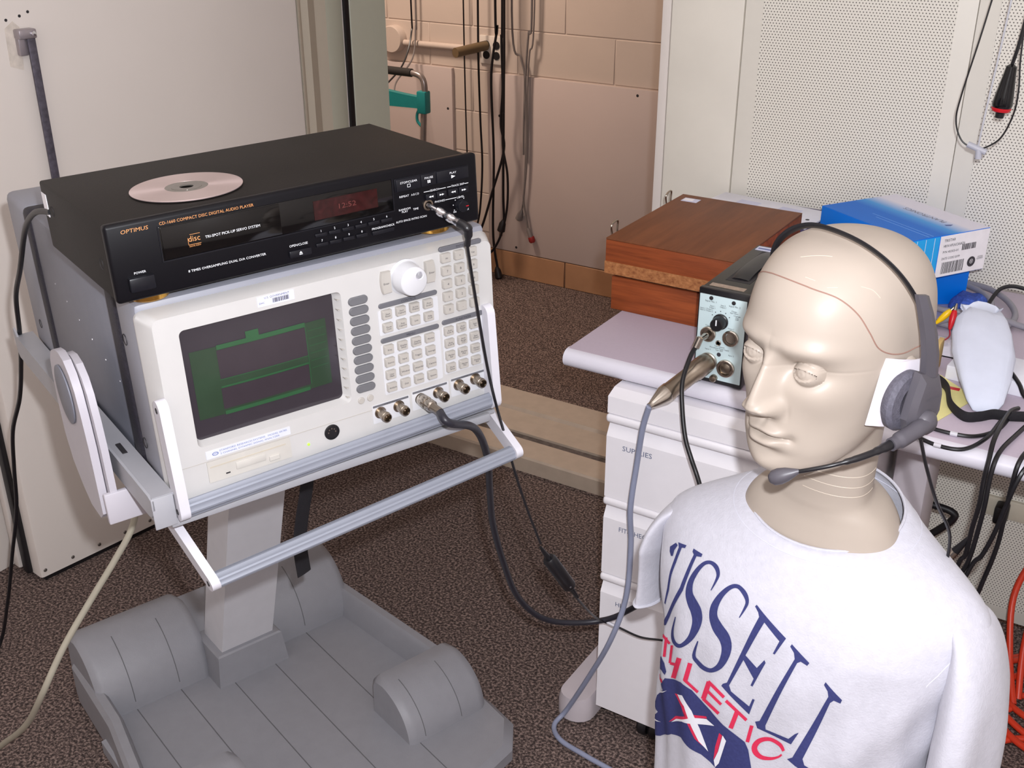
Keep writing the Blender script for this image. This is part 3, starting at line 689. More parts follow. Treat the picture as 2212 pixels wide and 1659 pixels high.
# side rims
def rim(sgn):
    inner = [(0.335, 0.44), (0.350, 0.30), (0.372, 0.09)] if sgn > 0 else [(-0.198, 0.50), (-0.205, 0.30), (-0.250, 0.0), (-0.258, -0.10)]
    loops = []
    for x, y in inner:
        o = x
        i = -1 if sgn > 0 else 1
        loops.append([(o-i*0.001, y, 0.045), (o-i*0.001, y, 0.108), (o+i*0.006, y, 0.118), (o+i*0.020, y, 0.118), (o+i*0.026, y, 0.110), (o+i*0.034, y, 0.060)])
    return obj('side_rim', G().loft(loops), CARTG, bo, 30)
rim(1); rim(-1)
obj('side_skirt', G().loft([[(-0.203-0.006, y, 0.020), (-0.203-0.010, y, 0.024), (-0.203-0.010, y, 0.050), (-0.19, y, 0.055), (-0.19, y, 0.020)] for y in (0.34, 0.0)]), CARTG, bo, 30)
# wheel humps
def hump(name, x0, x1, prof):
    n = len(prof); yc = sum(p[0] for p in prof)/n
    def L(x, k): return [(x, yc+(y-yc)*k, 0.05+(z-0.05)*(0.5+0.5*k)) for y, z in prof]
    g = G().loft([L(x0, 0.86), L(x0+0.008, 0.97), L(x0+0.016, 1.0), L(x1-0.016, 1.0), L(x1-0.008, 0.97), L(x1, 0.86)])
    return obj(name, g, CARTG, bo, 32)
rear = [(0.366, 0.055)] + [(0.366+0.115*(1-math.cos(rad(a))), 0.062+0.125*math.sin(rad(a))) for a in range(8, 91, 8)] + [(0.505, 0.180), (0.522, 0.165), (0.530, 0.140), (0.532, 0.055)]
front = [(-0.037, 0.055)] + [(-0.037+0.100*(1-math.cos(rad(a))), 0.058+0.088*math.sin(rad(a))) for a in range(8, 91, 8)] + [(0.082, 0.142), (0.094, 0.130), (0.097, 0.055)]
hump('wheel_hump', -0.194, 0.018, rear); hump('wheel_hump', 0.150, 0.330, rear)
hump('wheel_hump', 0.204, 0.372, front); hump('wheel_hump', -0.245, -0.075, front)
obj('rear_bridge', G().prism([(0.40, 0.05), (0.40, 0.12), (0.45, 0.15), (0.525, 0.15), (0.53, 0.05)], 0.0, 0.17, 0), CARTG, bo)
GROOVE = mat('mould_line', (98, 98, 102), 0.6)
for xx in (-0.133, -0.047, 0.041, 0.127, 0.222):
    y1 = 0.366 if xx not in (0.041, 0.127) else 0.322
    obj('mould_line', G().box((xx-0.0009, -0.19, 0.0615), (xx+0.0009, y1, 0.0624)), GROOVE, bo, smooth=0)
    if xx not in (0.041, 0.127):
        obj('mould_line', G().tube([(xx, y, z+0.0002) for y, z in rear[1:10]], 0.0008, 6), GROOVE, bo)
for xx in (0.235, 0.315):
    obj('mould_line', G().tube([(xx, y, z+0.0002) for y, z in front[1:11]], 0.0008, 6), GROOVE, bo)
obj('push_stud', G().lathe([(0.006, 0), (0.006, 0.003), (0.003, 0.005), (0, 0.0055)], (0.128, -0.075, 0.062), (0, 0, 1), 14), CHROME, bo)
for (xx, yy) in ((0.30, 0.42), (-0.16, 0.42), (0.30, 0.03), (-0.17, 0.03)):
    obj('caster', G().lathe([(0.024, 0), (0.026, 0.003), (0.026, 0.019), (0.024, 0.022)], (xx-0.011, yy, 0.026), (1, 0, 0), 20), BLACK, bo)
# post, leaning forward from its socket
obj('post_socket', G().loft([[(x, y, 0.055) for x, y in ((0.010, 0.318), (0.157, 0.318), (0.157, 0.43), (0.010, 0.43))], [(x, y, 0.128) for x, y in ((0.016, 0.322), (0.148, 0.322), (0.148, 0.42), (0.016, 0.42))], [(x, y, 0.131) for x, y in ((0.019, 0.325), (0.145, 0.325), (0.145, 0.42), (0.019, 0.42))]]), CARTG, cart, 20)
pl = []
for z in (0.10, 0.5, 0.806):
    dy = -(z-0.131)*0.313
    pl.append([(0.029, 0.333+dy, z), (0.135, 0.333+dy, z), (0.135, 0.408+dy, z), (0.029, 0.408+dy, z)])
obj('post', G().loft(pl), CARTP, cart, 20)
# tilting tray under the analyzer (analyzer axes)
tg = G().box((-0.022, 0.002, -0.0125), (0.420, 0.625, -0.0080))
tray = obj('tray', xf(tg, TA), TRAYG, cart, 20)
obj('tray_flange', xf(G().loft([[(-0.0245, y, z), (-0.001, y, z), (-0.001, y, z-0.003), (-0.0245, y, z-0.003)] for y, z in ((-0.008, 0.0265), (0.632, 0.0110))]), TA), TRAYG, tray, 20)
for x0, x1 in ((-0.0265, -0.0235),):
    obj('tray_lip', xf(G().prism([(-0.010, 0.012), (-0.004, 0.003), (0.006, -0.002), (0.630, -0.024), (0.640, -0.018), (0.642, 0.018), (0.634, 0.022), (0.620, 0.0115), (0.0, 0.0268), (-0.010, 0.024)], x0, x1, 0), TA), TRAYG, tray, 20)
obj('tray_slot', xf(G().box((-0.0170, 0.120, 0.0200), (-0.0110, 0.150, 0.0242), 0.0004, 1), TA), SLOT, tray)
obj('tray_end', xf(G().box((-0.0265, -0.010, -0.012), (-0.002, -0.0075, 0.026), 0.001), TA), TRAYG, tray)
obj('tray_front_lip', xf(G().box((-0.008, -0.004, -0.020), (0.410, 0.004, -0.0080), 0.003), TA), TRAYG, tray)
obj('tilt_head', xf(G().box((0.08, 0.13, -0.06), (0.36, 0.40, -0.0125), 0.006), TA), CARTG, cart)
ear = [(0.240, 0.095), (0.234, 0.115), (0.220, 0.130), (0.202, 0.138), (0.178, 0.142), (0.158, 0.138), (0.142, 0.126), (0.132, 0.108), (0.126, 0.078), (0.122, 0.040), (0.122, -0.046), (0.138, -0.058), (0.178, -0.058), (0.204, -0.044), (0.232, -0.020), (0.245, 0.012), (0.246, 0.055)]
tb = obj('tilt_bracket', xf(G().prism(ear, -0.052, -0.043, 0), TA), mat('pale_grey_bracket', (186, 182, 190), 0.42, var=0.01), cart, 25)
inner = [(0.19+(y-0.19)*1.0-0.014, z-0.002) for y, z in ear]
obj('inner_plate', xf(G().prism(inner, -0.042, -0.034, 0), TA), mat('pale_grey_bracket', (186, 182, 190)), tb, 25)
obj('pivot_cap', xf(G().loft([[(-0.053-d, 0.182+0.034*k*math.cos(2*math.pi*i/28), 0.088+0.036*k*math.sin(2*math.pi*i/28)) for i in range(28)] for d, k in ((0, 1.0), (0.0015, 1.0), (0.002, 0.95))]), TA), CASE, tb)
obj('bracket_front', xf(G().box((-0.050, 0.106, -0.054), (0.060, 0.113, -0.014), 0.002), TA), mat('pale_grey_bracket', (186, 182, 190)), tb)
obj('bracket', xf(G().box((0.35, 0.15, -0.07), (0.42, 0.25, -0.0125), 0.004), TA), mat('pale_grey_bracket', (186, 182, 190)), cart, 25)

# ------------------------------------------------------------------ desk
ZD = 0.735
desk = thing('desk', 'grey laminate desk with a rounded pale front edge along the perforated wall', 'desk', (-0.85, 1.51, 0))
DI = Matrix.Translation((0.85, -1.51, 0))
def dobj(n_, g_, m_, p_=None, **k_): return obj(n_, xf(g_, DI), m_, p_ or desk, **k_)
dobj('desk_top', G().box((-0.852, 1.528, ZD-0.030), (0.75, 2.205, ZD), 0.001), LAMI)
nose = [(1.534, ZD)] + [(1.528-0.016*math.sin(rad(a)), ZD-0.016+0.0155*math.cos(rad(a))) for a in range(0, 181, 15)] + [(1.534, ZD-0.0315)]
dobj('edge_band', G().prism(nose, -0.853, 0.751, 0), LAMIE, smooth=30)
for xl in (-0.825, -0.342, 0.68):
    lg_ = dobj('leg_post', G().box((xl, 1.76, 0.05), (xl+0.06, 1.86, ZD-0.03), 0.010), LEGG)
    if xl != -0.342:
        fo = G().loft([[(xl+0.035+w_*math.cos(rad(a)), 1.462+w_*0.6-w_*0.9*math.sin(rad(a)), z) for a in range(0, 181, 20)] + [(xl+0.035-w_, 2.15, z), (xl+0.035+w_, 2.15, z)] for z, w_ in ((0.008, 0.036), (0.040, 0.036), (0.058, 0.030))])
        dobj('foot', fo, LEGG, smooth=30)
        for yy in (1.53, 2.1):
            dobj('glide', G().lathe([(0.012, 0), (0.012, 0.009)], (xl+0.035, yy, 0.0), (0, 0, 1), 12), BLACK)
    else:
        dobj('foot', G().box((xl, 1.70, 0.0), (xl+0.06, 1.95, 0.05), 0.01), LEGG)

# ------------------------------------------------------------------ drawer cabinet under the desk
cx0, cx1, cy0 = -0.747, -0.352, 1.478
cab = thing('drawer_cabinet', 'white four-drawer cabinet on casters under the desk', 'cabinet', (cx0, cy0, 0))
CI = Matrix.Translation((-cx0, -cy0, 0))
def cobj(n_, g_, m_, p_=None, **k_): return obj(n_, xf(g_, CI), m_, p_ or cab, **k_)
cobj('body', G().box((cx0+0.002, cy0+0.020, 0.045), (cx1-0.002, 1.90, 0.698), 0.002), CAB)
cobj('top_trim', G().prism([(cy0+0.02, 0.661), (cy0, 0.662), (cy0, 0.692), (cy0+0.022, 0.7005), (cy0+0.05, 0.7005), (cy0+0.05, 0.661)], cx0, cx1, 0), CAB, smooth=20)
def drawer(z0, z1, name):
    # front with a rounded lower lip strip and a chamfered top
    lip = 0.0155
    d = cobj('drawer', G().prism([(cy0+0.02, z0), (cy0, z0), (cy0, z1-0.026), (cy0+0.012, z1-0.003), (cy0+0.022, z1-0.001), (cy0+0.03, z0)], cx0, cx1, 0), CAB, smooth=15)
    cobj('drawer_lip', G().box((cx0-0.002, cy0-0.004, z1), (cx1+0.002, cy0+0.03, z1+lip), 0.006, 3), CAB, d)
    if name: text('lettering', name, 0.013, mat('grey_blue_ink', (96, 104, 134), 0.6), d, Vector((cx0+0.030, cy0-0.0006, z1-0.042))-Vector((cx0, cy0, 0)), ax='LEFT', width=0.0067*len(name))
    return d
drawer(0.503, 0.645, 'SUPPLIES')
drawer(0.348, 0.487, 'FIT-CHECK')
drawer(0.046, 0.331, 'HIN')
for (xx, yy) in ((cx0+0.10, cy0+0.03), (cx1-0.06, cy0+0.05), (cx0+0.06, 1.85), (cx1-0.06, 1.85)):
    c_ = cobj('caster', G().lathe([(0.019, 0), (0.0225, 0.004), (0.0225, 0.014), (0.019, 0.018)], (xx-0.020, yy, 0.0225), (1, 0, 0), 22).lathe([(0.019, 0), (0.0225, 0.004), (0.0225, 0.014), (0.019, 0.018)], (xx+0.003, yy, 0.0225), (1, 0, 0), 22).box((xx-0.010, yy-0.012, 0.02), (xx+0.012, yy+0.014, 0.046), 0.003), BLACK)

# ------------------------------------------------------------------ wooden case
wbx = thing('wooden_case', 'mahogany instrument case with a rough-sided lid and wire clasps at the desk corner', 'case', (-0.88, 1.726, ZD))
BI = Matrix.Translation((0.88, -1.726, -ZD))
def wobj(n_, g_, m_, p_=None, **k_): return obj(n_, xf(g_, BI), m_, p_ or wbx, **k_)
wobj('case_body', G().box((-0.875, 1.726, ZD), (-0.645, 2.035, 0.7985), 0.0015), WOODF)
lid = wobj('lid', G().box((-0.884, 1.716, 0.8065), (-0.637, 2.045, 0.8690), 0.0012), WOODF)
wobj('lid_top', G().box((-0.884, 1.716, 0.8690), (-0.637, 2.045, 0.8725), 0.001), WOODT, lid)
wobj('rough_band', G().box((-0.8848, 1.7150, 0.8062), (-0.636, 1.7165, 0.8290)), WOODE, lid, smooth=0)
wobj('inner_lip', G().box((-0.870, 1.731, 0.797), (-0.650, 2.03, 0.8066)), mat('painted_gap_shade', (30, 18, 12), 0.8), lid, smooth=0)  # shade of the gap under the lid is put into this near-black colour
for yy in (1.755, 1.985):
    wobj('clasp', G().tube(spline([(-0.886, yy, 0.845), (-0.893, yy, 0.870), (-0.893, yy, 0.884), (-0.893, yy+0.022, 0.886), (-0.893, yy+0.022, 0.866), (-0.886, yy+0.022, 0.845)], 5), 0.0018, 8).box((-0.8885, yy-0.002, 0.835), (-0.884, yy+0.026, 0.850), 0.001), NICKELD, lid)
stk = wobj('sticker', G().box((-0.868, 1.998, 0.8726), (-0.835, 2.022, 0.8730)), LABELB, lid, smooth=0)
wobj('sticker_band', G().box((-0.866, 2.004, 0.8731), (-0.846, 2.018, 0.8734)), LABELW, lid, smooth=0)
wobj('latch', G().box((-0.637, 1.86, 0.822), (-0.634, 1.872, 0.84), 0.001), NICKEL, lid)

# ------------------------------------------------------------------ microphone power supply
ps = thing('microphone_power_supply', 'small black instrument with pale blue front panel, knob and round sockets', 'instrument', (-0.620, 1.522, ZD))
PI_ = Matrix.Translation((0.620, -1.522, -ZD))
def pobj(n_, g_, m_, p_=None, **k_): return obj(n_, xf(g_, PI_), m_, p_ or ps, **k_)
px0, px1, py0, pz1 = -0.620, -0.541, 1.522, 0.8915
body = pobj('housing', G().box((px0, py0+0.004, ZD+0.004), (px1, 1.765, pz1), 0.002), BKBLACK)
pobj('front_rim', G().box((px0-0.001, py0+0.0005, ZD+0.003), (px1+0.001, py0+0.012, pz1+0.001), 0.0015), BLACKP)
panel = pobj('front_panel', G().box((px0+0.0015, py0-0.001, ZD+0.010), (px1-0.0015, py0+0.002, pz1-0.008), 0.0008), MINT)
hd = pobj('handle_recess', G().prism([(-0.600, 1.575), (-0.560, 1.575), (-0.560, 1.735), (-0.600, 1.735)], pz1-0.0004, pz1+0.0006, 2), SLOT, body, smooth=0)
pobj('carry_strap', G().tube(spline([(-0.580, 1.585, pz1+0.001), (-0.580, 1.62, pz1+0.006), (-0.580, 1.69, pz1+0.006), (-0.580, 1.728, pz1+0.001)], 6), 0.004, 8, flat=(0.014, 0.0022)), BLACKP, body)
pobj('strap_screw', G().lathe([(0.003, 0), (0.003, 0.0015), (0, 0.002)], (-0.580, 1.728, pz1+0.002), (0, 0, 1), 10), CHROME, body)
pobj('top_label', G().box((-0.612, 1.540, pz1), (-0.556, 1.553, pz1+0.0005)), mat('brown_foil_label', (158, 138, 122), 0.4, var=0.2, scale=200), body, smooth=0)
pobj('asset_label', G().box((-0.615, 1.738, pz1), (-0.570, 1.758, pz1+0.0006)), LABELB, body, smooth=0)
pobj('label_print', G().box((-0.612, 1.744, pz1+0.0006), (-0.575, 1.749, pz1+0.0009)), BLUEINK, body, smooth=0)
for (xx, zz) in ((-0.5995, 0.8790), (-0.5630, 0.8780)):
    pobj('indicator', G().lathe([(0.0032, 0), (0.0032, 0.001), (0, 0.0014)], (xx, py0-0.001, zz), (0, -1, 0), 12), SLOT, panel)
kb = pobj('selector_knob', G().lathe([(0.0125, 0), (0.0125, 0.003), (0.0110, 0.004), (0.0100, 0.018), (0.0090, 0.0195), (0, 0.0195)], (-0.5815, py0-0.001, 0.8440), (0, -1, 0), 22), BLACKP)
pobj('pointer', G().box((-0.5820, py0-0.0215, 0.8440), (-0.5800, py0-0.0205, 0.8530), 0), WHITEINK, kb, smooth=0)
for a in (35, 65, 95, 125, 150):
    pobj('dial_dot', G().lathe([(0.0008, 0), (0.0008, 0.0004), (0, 0.0004)], (-0.5815+0.0165*math.cos(rad(a)), py0-0.001, 0.8440+0.0165*math.sin(rad(a))), (0, -1, 0), 8), INK, panel)
for (s, xx, zz, sz, wd) in (('Input No. 1', -0.5995, 0.8735, 0.0040, 0.018), ('Input No. 2', -0.5610, 0.8722, 0.0040, 0.018), ('Input 2\nOutput 2', -0.5795, 0.8690, 0.0036, 0.010), ('Input 1\nOutput 1', -0.5965, 0.8650, 0.0036, 0.010), ('Input 1: Output 1\nInput 2: Output 2', -0.6060, 0.8590, 0.0034, 0.021), ('Charger\nInput Select', -0.5610, 0.8630, 0.0034, 0.013), ('Charge\nOn\nOff', -0.5560, 0.8550, 0.0034, 0.011), ('Output 1', -0.6005, 0.8335, 0.0034, 0.010), ('Output 2', -0.5640, 0.8355, 0.0034, 0.010), ('Two Channel\nMicrophone Power Supply\nType 2807', -0.5800, 0.7990, 0.0036, 0.032), ('Input 1', -0.5985, 0.7945, 0.0034, 0.009), ('Input 2', -0.5600, 0.7915, 0.0034, 0.009)):
    text('lettering', s, sz, INK, panel, Vector((xx+0.620, -0.0013, zz-ZD)), width=wd)
def ring(x, z, r, deep, p=None):
    return pobj('round_socket', G().lathe([(r, -0.001), (r, 0.004), (r*0.92, 0.005), (r*0.72, 0.005), (r*0.68, -0.0005+0.001*deep), (0, -0.0005+0.001*deep)], (x, py0-0.001, z), (0, -1, 0), 30), NICKEL, p or ps)
ring(-0.5995, 0.8200, 0.0125, 2); r2_ = ring(-0.5625, 0.8205, 0.0130, 0); r3_ = ring(-0.5665, 0.7690, 0.0145, 1); r4_ = ring(-0.5965, 0.7740, 0.0150, 1)
pobj('socket_mesh', G().lathe([(0.0085, 0.0), (0.0085, 0.0012), (0, 0.0012)], (-0.5625, py0-0.001, 0.8205), (0, -1, 0), 20), mat('brown_mesh', (104, 92, 82), 0.6, var=0.2, scale=900), r2_)
pobj('socket_core', G().lathe([(0.0085, 0.0), (0.0085, 0.003), (0.006, 0.004), (0, 0.0045)], (-0.5665, py0-0.001, 0.7690), (0, -1, 0), 18), NICKELD, r3_)
pobj('test_jack', G().lathe([(0.0045, -0.001), (0.0045, 0.0015), (0.003, 0.002), (0.0025, 0.0), (0, 0)], (-0.5820, py0-0.001, 0.8085), (0, -1, 0), 14), NICKEL, panel)
pobj('ground_stud', G().lathe([(0.0060, -0.001), (0.0060, 0.006), (0.0045, 0.008), (0, 0.009)], (-0.5846, py0-0.001, 0.7485), (0, -1, 0), 16), NICKELD, panel)
pobj('small_logo', G().lathe([(0.0034, 0), (0.0034, 0.0004), (0, 0.0004)], (-0.5800, py0-0.001, 0.7890), (0, -1, 0), 14), INK, panel)

# microphone preamplifier plugged in, with its blue-grey cord
mp = thing('microphone_preamplifier', 'bare metal preamplifier rod plugged into the pale blue panel', 'preamplifier', (-0.5965, 1.517, 0.774))
MI = Matrix.Translation((0.5965, -1.517, -0.774))
tip = Vector((-0.6365, 1.398, 0.7360)); root = Vector((-0.5965, 1.517, 0.7740)); ax_ = (tip-root)
L_ = ax_.length
def mobj(n_, g_, m_): return obj(n_, xf(g_, MI), m_, mp)
mobj('barrel', G().lathe([(0.0150, 0), (0.0160, 0.004), (0.0160, L_*0.22), (0.0148, L_*0.235), (0.0148, L_*0.27), (0.0138, L_*0.28), (0.0138, L_*0.66), (0.0148, L_*0.665), (0.0148, L_*0.72)], root, ax_, 32), NICKELD)
mobj('tail_cone', G().lathe([(0.0148, L_*0.72), (0.0145, L_*0.76), (0.0062, L_*0.95), (0.0052, L_*0.97), (0.0052, L_*1.0)], root, ax_, 32), NICKEL)

# ------------------------------------------------------------------ mannequin bust
HC = Vector((-0.280, 1.050, 1.038)); HYAW = -22.0
HM = Matrix.Translation(HC) @ Matrix.Rotation(rad(HYAW), 4, 'Z')
TM = Matrix.Translation((-0.275, 1.085, 0)) @ Matrix.Rotation(rad(-9), 4, 'Z')
man = thing('mannequin', 'beige mannequin head and torso wearing a headset and printed shirt', 'mannequin', (-0.275, 1.085, 0))

def smoothstep(a, b, x):
    t = np.clip((x-a)/(b-a), 0, 1); return t*t*(3-2*t)
def head_mesh():
    #      zc      tilt   yf      yb     hw     ex
    K = np.array([
        (0.1285, 0.00,  0.004, 0.006, 0.001, 1.0),
        (0.1270, 0.00, -0.020, 0.032, 0.023, 1.0),
        (0.1220, 0.00, -0.041, 0.054, 0.041, 1.0),
        (0.1130, 0.00, -0.058, 0.073, 0.0555, 1.0),
        (0.1000, 0.00, -0.072, 0.0875, 0.0660, 1.0),
        (0.0800, 0.00, -0.0845, 0.0980, 0.0735, 0.98),
        (0.0600, 0.00, -0.0905, 0.1020, 0.0765, 0.96),
        (0.0400, 0.02, -0.0925, 0.1030, 0.0775, 0.95),
        (0.0200, 0.05, -0.0900, 0.1020, 0.0770, 0.94),
        (0.0000, 0.10, -0.0885, 0.0985, 0.0750, 0.93),
        (-0.020, 0.20, -0.0875, 0.0925, 0.0715, 0.92),
        (-0.035, 0.33, -0.0870, 0.0850, 0.0685, 0.92),
        (-0.048, 0.45, -0.0850, 0.0760, 0.0650, 0.93),
        (-0.056, 0.52, -0.0815, 0.0715, 0.0615, 0.94),
        (-0.0625, 0.57, -0.0740, 0.0690, 0.0580, 0.95),
        (-0.0690, 0.57, -0.0600, 0.0675, 0.0555, 0.97),
        (-0.0800, 0.50, -0.0400, 0.0665, 0.0540, 1.0),
        (-0.0950, 0.40, -0.0280, 0.0660, 0.0530, 1.0),
        (-0.115, 0.30, -0.0230, 0.0655, 0.0530, 1.0),
        (-0.140, 0.22, -0.0215, 0.0655, 0.0530, 1.0),
        (-0.160, 0.15, -0.0220, 0.0680, 0.0550, 1.0),
        (-0.174, 0.12, -0.0260, 0.0800, 0.0720, 1.0),
        (-0.188, 0.10, -0.0330, 0.0840, 0.0830, 1.0),
        (-0.205, 0.07, -0.0410, 0.0810, 0.0900, 1.0),
        (-0.222, 0.03, -0.0470, 0.0780, 0.0960, 1.0),
        (-0.245, 0.00, -0.0520, 0.0760, 0.1080, 0.97),
        (-0.270, 0.00, -0.0570, 0.0750, 0.1200, 0.94),
        (-0.330, 0.00, -0.0680, 0.0780, 0.1350, 0.9),
        (-0.450, 0.00, -0.0700, 0.0780, 0.1300, 0.88),
        (-0.600, 0.00, -0.0700, 0.0780, 0.1300, 0.88)])
    hk = np.clip((K[:, 0]+0.11)/0.045, 0, 1); K[:, 2] *= 1+0.035*hk; K[:, 3] *= 1+0.02*hk; K[:, 4] *= 1+0.035*hk
    t = np.zeros(len(K))
    for i in range(1, len(K)):
        t[i] = t[i-1] + max(0.004, np.hypot(K[i, 0]+K[i, 1]*K[i, 2]-K[i-1, 0]-K[i-1, 1]*K[i-1, 2], K[i, 2]-K[i-1, 2]))
    # dense sampling through the face
    ts = []
    for i in range(len(K)-1):
        face = K[i, 0] <= 0.07 and K[i, 0] > -0.075
        st_ = 0.0010 if face else (0.0030 if K[i, 0] > -0.22 else 0.010)
        m_ = max(2, int((t[i+1]-t[i])/st_)); ts += list(t[i]+(t[i+1]-t[i])*np.arange(m_)/m_)
    ts.append(t[-1]); ts = np.array(ts)
    def cr(col):                                  # catmull-rom through the table
        out = np.zeros(len(ts)); y = K[:, col]
        d = np.gradient(y, t)
        # limit slopes to avoid overshoot
        for i in range(len(t)-1):
            s = (y[i+1]-y[i])/(t[i+1]-t[i])
            if abs(s) < 1e-12: d[i] = d[i+1] = 0
            else:
                a, b = d[i]/s, d[i+1]/s
                if a < 0: d[i] = 0
                if b < 0: d[i+1] = 0
                q = a*a+b*b
                if q > 9: k_ = 3/np.sqrt(q); d[i] = k_*a*s; d[i+1] = k_*b*s
        idx = np.clip(np.searchsorted(t, ts, 'right')-1, 0, len(t)-2)
        h = t[idx+1]-t[idx]; u = (ts-t[idx])/h
        return (2*u**3-3*u**2+1)*y[idx]+(u**3-2*u**2+u)*h*d[idx]+(-2*u**3+3*u**2)*y[idx+1]+(u**3-u**2)*h*d[idx+1]
    zc, tl, yf, yb, hw, ex = (cr(c) for c in range(6))
    NC = 340
    u = 2*np.pi*np.arange(NC)/NC; th = u+0.62*np.sin(u)          # theta=pi is the face, sampled densely
    s, c = np.sin(th)[None, :], np.cos(th)[None, :]
    yc = (yf*0.40+yb*0.60)*0.35
    e = ex[:, None]
    x = hw[:, None]*np.sign(s)*np.abs(s)**e
    y = yc[:, None]+np.where(c > 0, (yb-yc)[:, None]*np.abs(c)**e, -(yc-yf)[:, None]*np.abs(c)**(e*0.96))
    z = zc[:, None]+tl[:, None]*y
    ax = np.abs(x)
    Gs = lambda a, b: np.exp(-(a*a+b*b))
    D = np.zeros_like(x)
    D += 0.0045*Gs((ax-0.026)/0.024, (z-0.037)/0.010)             # brow
    D += 0.0040*Gs((ax-0.050)/0.015, (z-0.036)/0.009)
    D -= 0.0030*Gs((x)/0.012, (z-0.030)/0.008)                    # root of the nose
    D -= 0.0120*Gs((ax-0.034)/0.021, (z-0.013)/0.0125)            # sockets
    D -= 0.0050*Gs((ax-0.017)/0.009, (z-0.015)/0.010)
    D += 0.0045*Gs((ax-0.050)/0.020, (z+0.010)/0.018)             # cheekbones
    D -= 0.0030*Gs((ax-0.046)/0.016, (z+0.050)/0.020)             # hollow of the cheek
    D += 0.0030*Gs(x/0.030, (z+0.055)/0.020)
    nz = np.array([0.045, 0.030, 0.018, 0.0, -0.014, -0.022, -0.0275, -0.0325, -0.036, -0.040, -0.044])
    nh = np.array([0.000, 0.0045, 0.0095, 0.0180, 0.0245, 0.0275, 0.0280, 0.0240, 0.0140, 0.0040, 0.0])
    nw = np.array([0.009, 0.0085, 0.0075, 0.0085, 0.0098, 0.0108, 0.0112, 0.0112, 0.0110, 0.0110, 0.011])
    zz = z
    hN = np.interp(zz, nz[::-1], nh[::-1]); wN = np.interp(zz, nz[::-1], nw[::-1])
    D += hN*np.exp(-0.8*(ax/wN)**2.4)
    D += 0.0140*Gs((ax-0.0138)/0.0064, (z+0.0285)/0.0075)         # wings of the nose
    D -= 0.0030*Gs((ax-0.0215)/0.0035, (z+0.030)/0.008)
    D -= 0.0035*Gs((ax-0.0062)/0.0036, (z+0.0385)/0.0030)         # nostrils
    D -= 0.0016*Gs(x/0.0035, (z+0.0465)/0.005)                    # philtrum
    bow = -0.0545+0.0012*np.cos(ax/0.006)
    D += 0.0068*np.exp(-((z-bow)/0.0046)**2)*np.exp(-(ax/0.0215)**4)
    D += 0.0082*np.exp(-((z+0.0680)/0.0058)**2)*np.exp(-(ax/0.0190)**4)
    ml = -0.0605+0.0012*np.exp(-(ax/0.006)**2)*-1-0.0012*(ax/0.025)**2
    D -= 0.0066*np.exp(-((z-ml)/0.0017)**2)*np.exp(-(ax/0.0245)**6)
    D -= 0.0035*Gs((ax-0.0265)/0.0055, (z+0.0605)/0.0060)
    D -= 0.0045*Gs(x/0.024, (z+0.0790)/0.0065)
    D += 0.0065*Gs(x/0.020, (z+0.0945)/0.0130)
    front = smoothstep(0.0, 0.55, -c)*np.ones_like(x)
    D *= front*smoothstep(-0.125, -0.105, z)
    f = -(y) + D                                                   # forward coordinate
    # eyeballs and lids
    EX, EZ, EF, ER, LR = 0.0325, 0.0125, 0.0735, 0.0130, 0.0153
    dx = ax-EX; dz = z-EZ-0.05*dx
    r2 = dx*dx+dz*dz
    lid = np.where(r2 < LR*LR, EF+np.sqrt(np.maximum(LR*LR-r2, 0)), 0)
    ball = np.where(r2 < ER*ER, EF+np.sqrt(np.maximum(ER*ER-r2, 0)), 0)
    iris = np.sqrt((dx+0.0012)**2+(dz-0.0006)**2)
    ball = ball-0.0005*np.exp(-((iris-0.0052)/0.0006)**2)-0.0006*np.exp(-(iris/0.0018)**2)
    a_ = np.clip(1-(dx/0.0152)**2, 0, 1)
    up = 0.0066*a_**0.8-0.0006; lo = -0.0056*a_+-0.0006
    ins = smoothstep(0.0, 0.0009, up-dz)*smoothstep(0.0, 0.0011, dz-lo)*(a_ > 0)
    k_ = 0.0022
    smax = lambda p, q: np.maximum(p, q)+k_*0.25*np.maximum(0, 1-np.abs(p-q)/k_)**2
    f_l = np.where(lid > 0, smax(f, lid), f)
    crease = 0.0026*np.exp(-((dz-up-0.0046)/0.0013)**2)*smoothstep(-0.2, 0.5, a_)
    f_l = f_l-crease*front
    f2 = f_l*(1-ins)+np.where(ball > 0, ball, f_l)*ins
    y = np.where(c < -0.05, -f2, y)
    # rotate rows from the head's heading to the torso's heading below the chin
    tw = smoothstep(-0.10, -0.20, -0+zc)*0
    tw = np.clip((-0.10-zc)/0.10, 0, 1); tw = tw*tw*(3-2*tw)
    ang = np.radians(HYAW+tw*(-9-HYAW))[:, None]
    yo = y
    px_ = HC.x+np.cos(ang)*x-np.sin(ang)*yo; py_ = HC.y+np.sin(ang)*x+np.cos(ang)*yo
    # lower body slides onto the torso axis
    sl = np.clip((-0.16-zc)/0.10, 0, 1)[:, None]
    px_ = px_+sl*(-0.275-HC.x); py_ = py_+sl*(1.085-0.010-HC.y)
    pz_ = HC.z+z
    V = np.stack([px_, py_, pz_], -1).reshape(-1, 3); R_ = len(ts)
    i, j = np.meshgrid(np.arange(R_-1), np.arange(NC), indexing='ij')
    F = np.stack([i*NC+j, i*NC+(j+1) % NC, (i+1)*NC+(j+1) % NC, (i+1)*NC+j], -1).reshape(-1, 4)
    return V, F
V, F = head_mesh()
MI0 = Vector((-0.275, 1.085, 0))
g = G(); g.v = [(a+0.275, b-1.085, c) for a, b, c in V]; g.f = [tuple(q) for q in F.tolist()]
g.f.append(tuple(range(339, -1, -1))); g.f.append(tuple(range(len(g.v)-340, len(g.v))))
body = obj('body', g, SKIN, man, 60)
hbvh = BVHTree.FromPolygons([Vector(p)+MI0 for p in g.v], g.f)
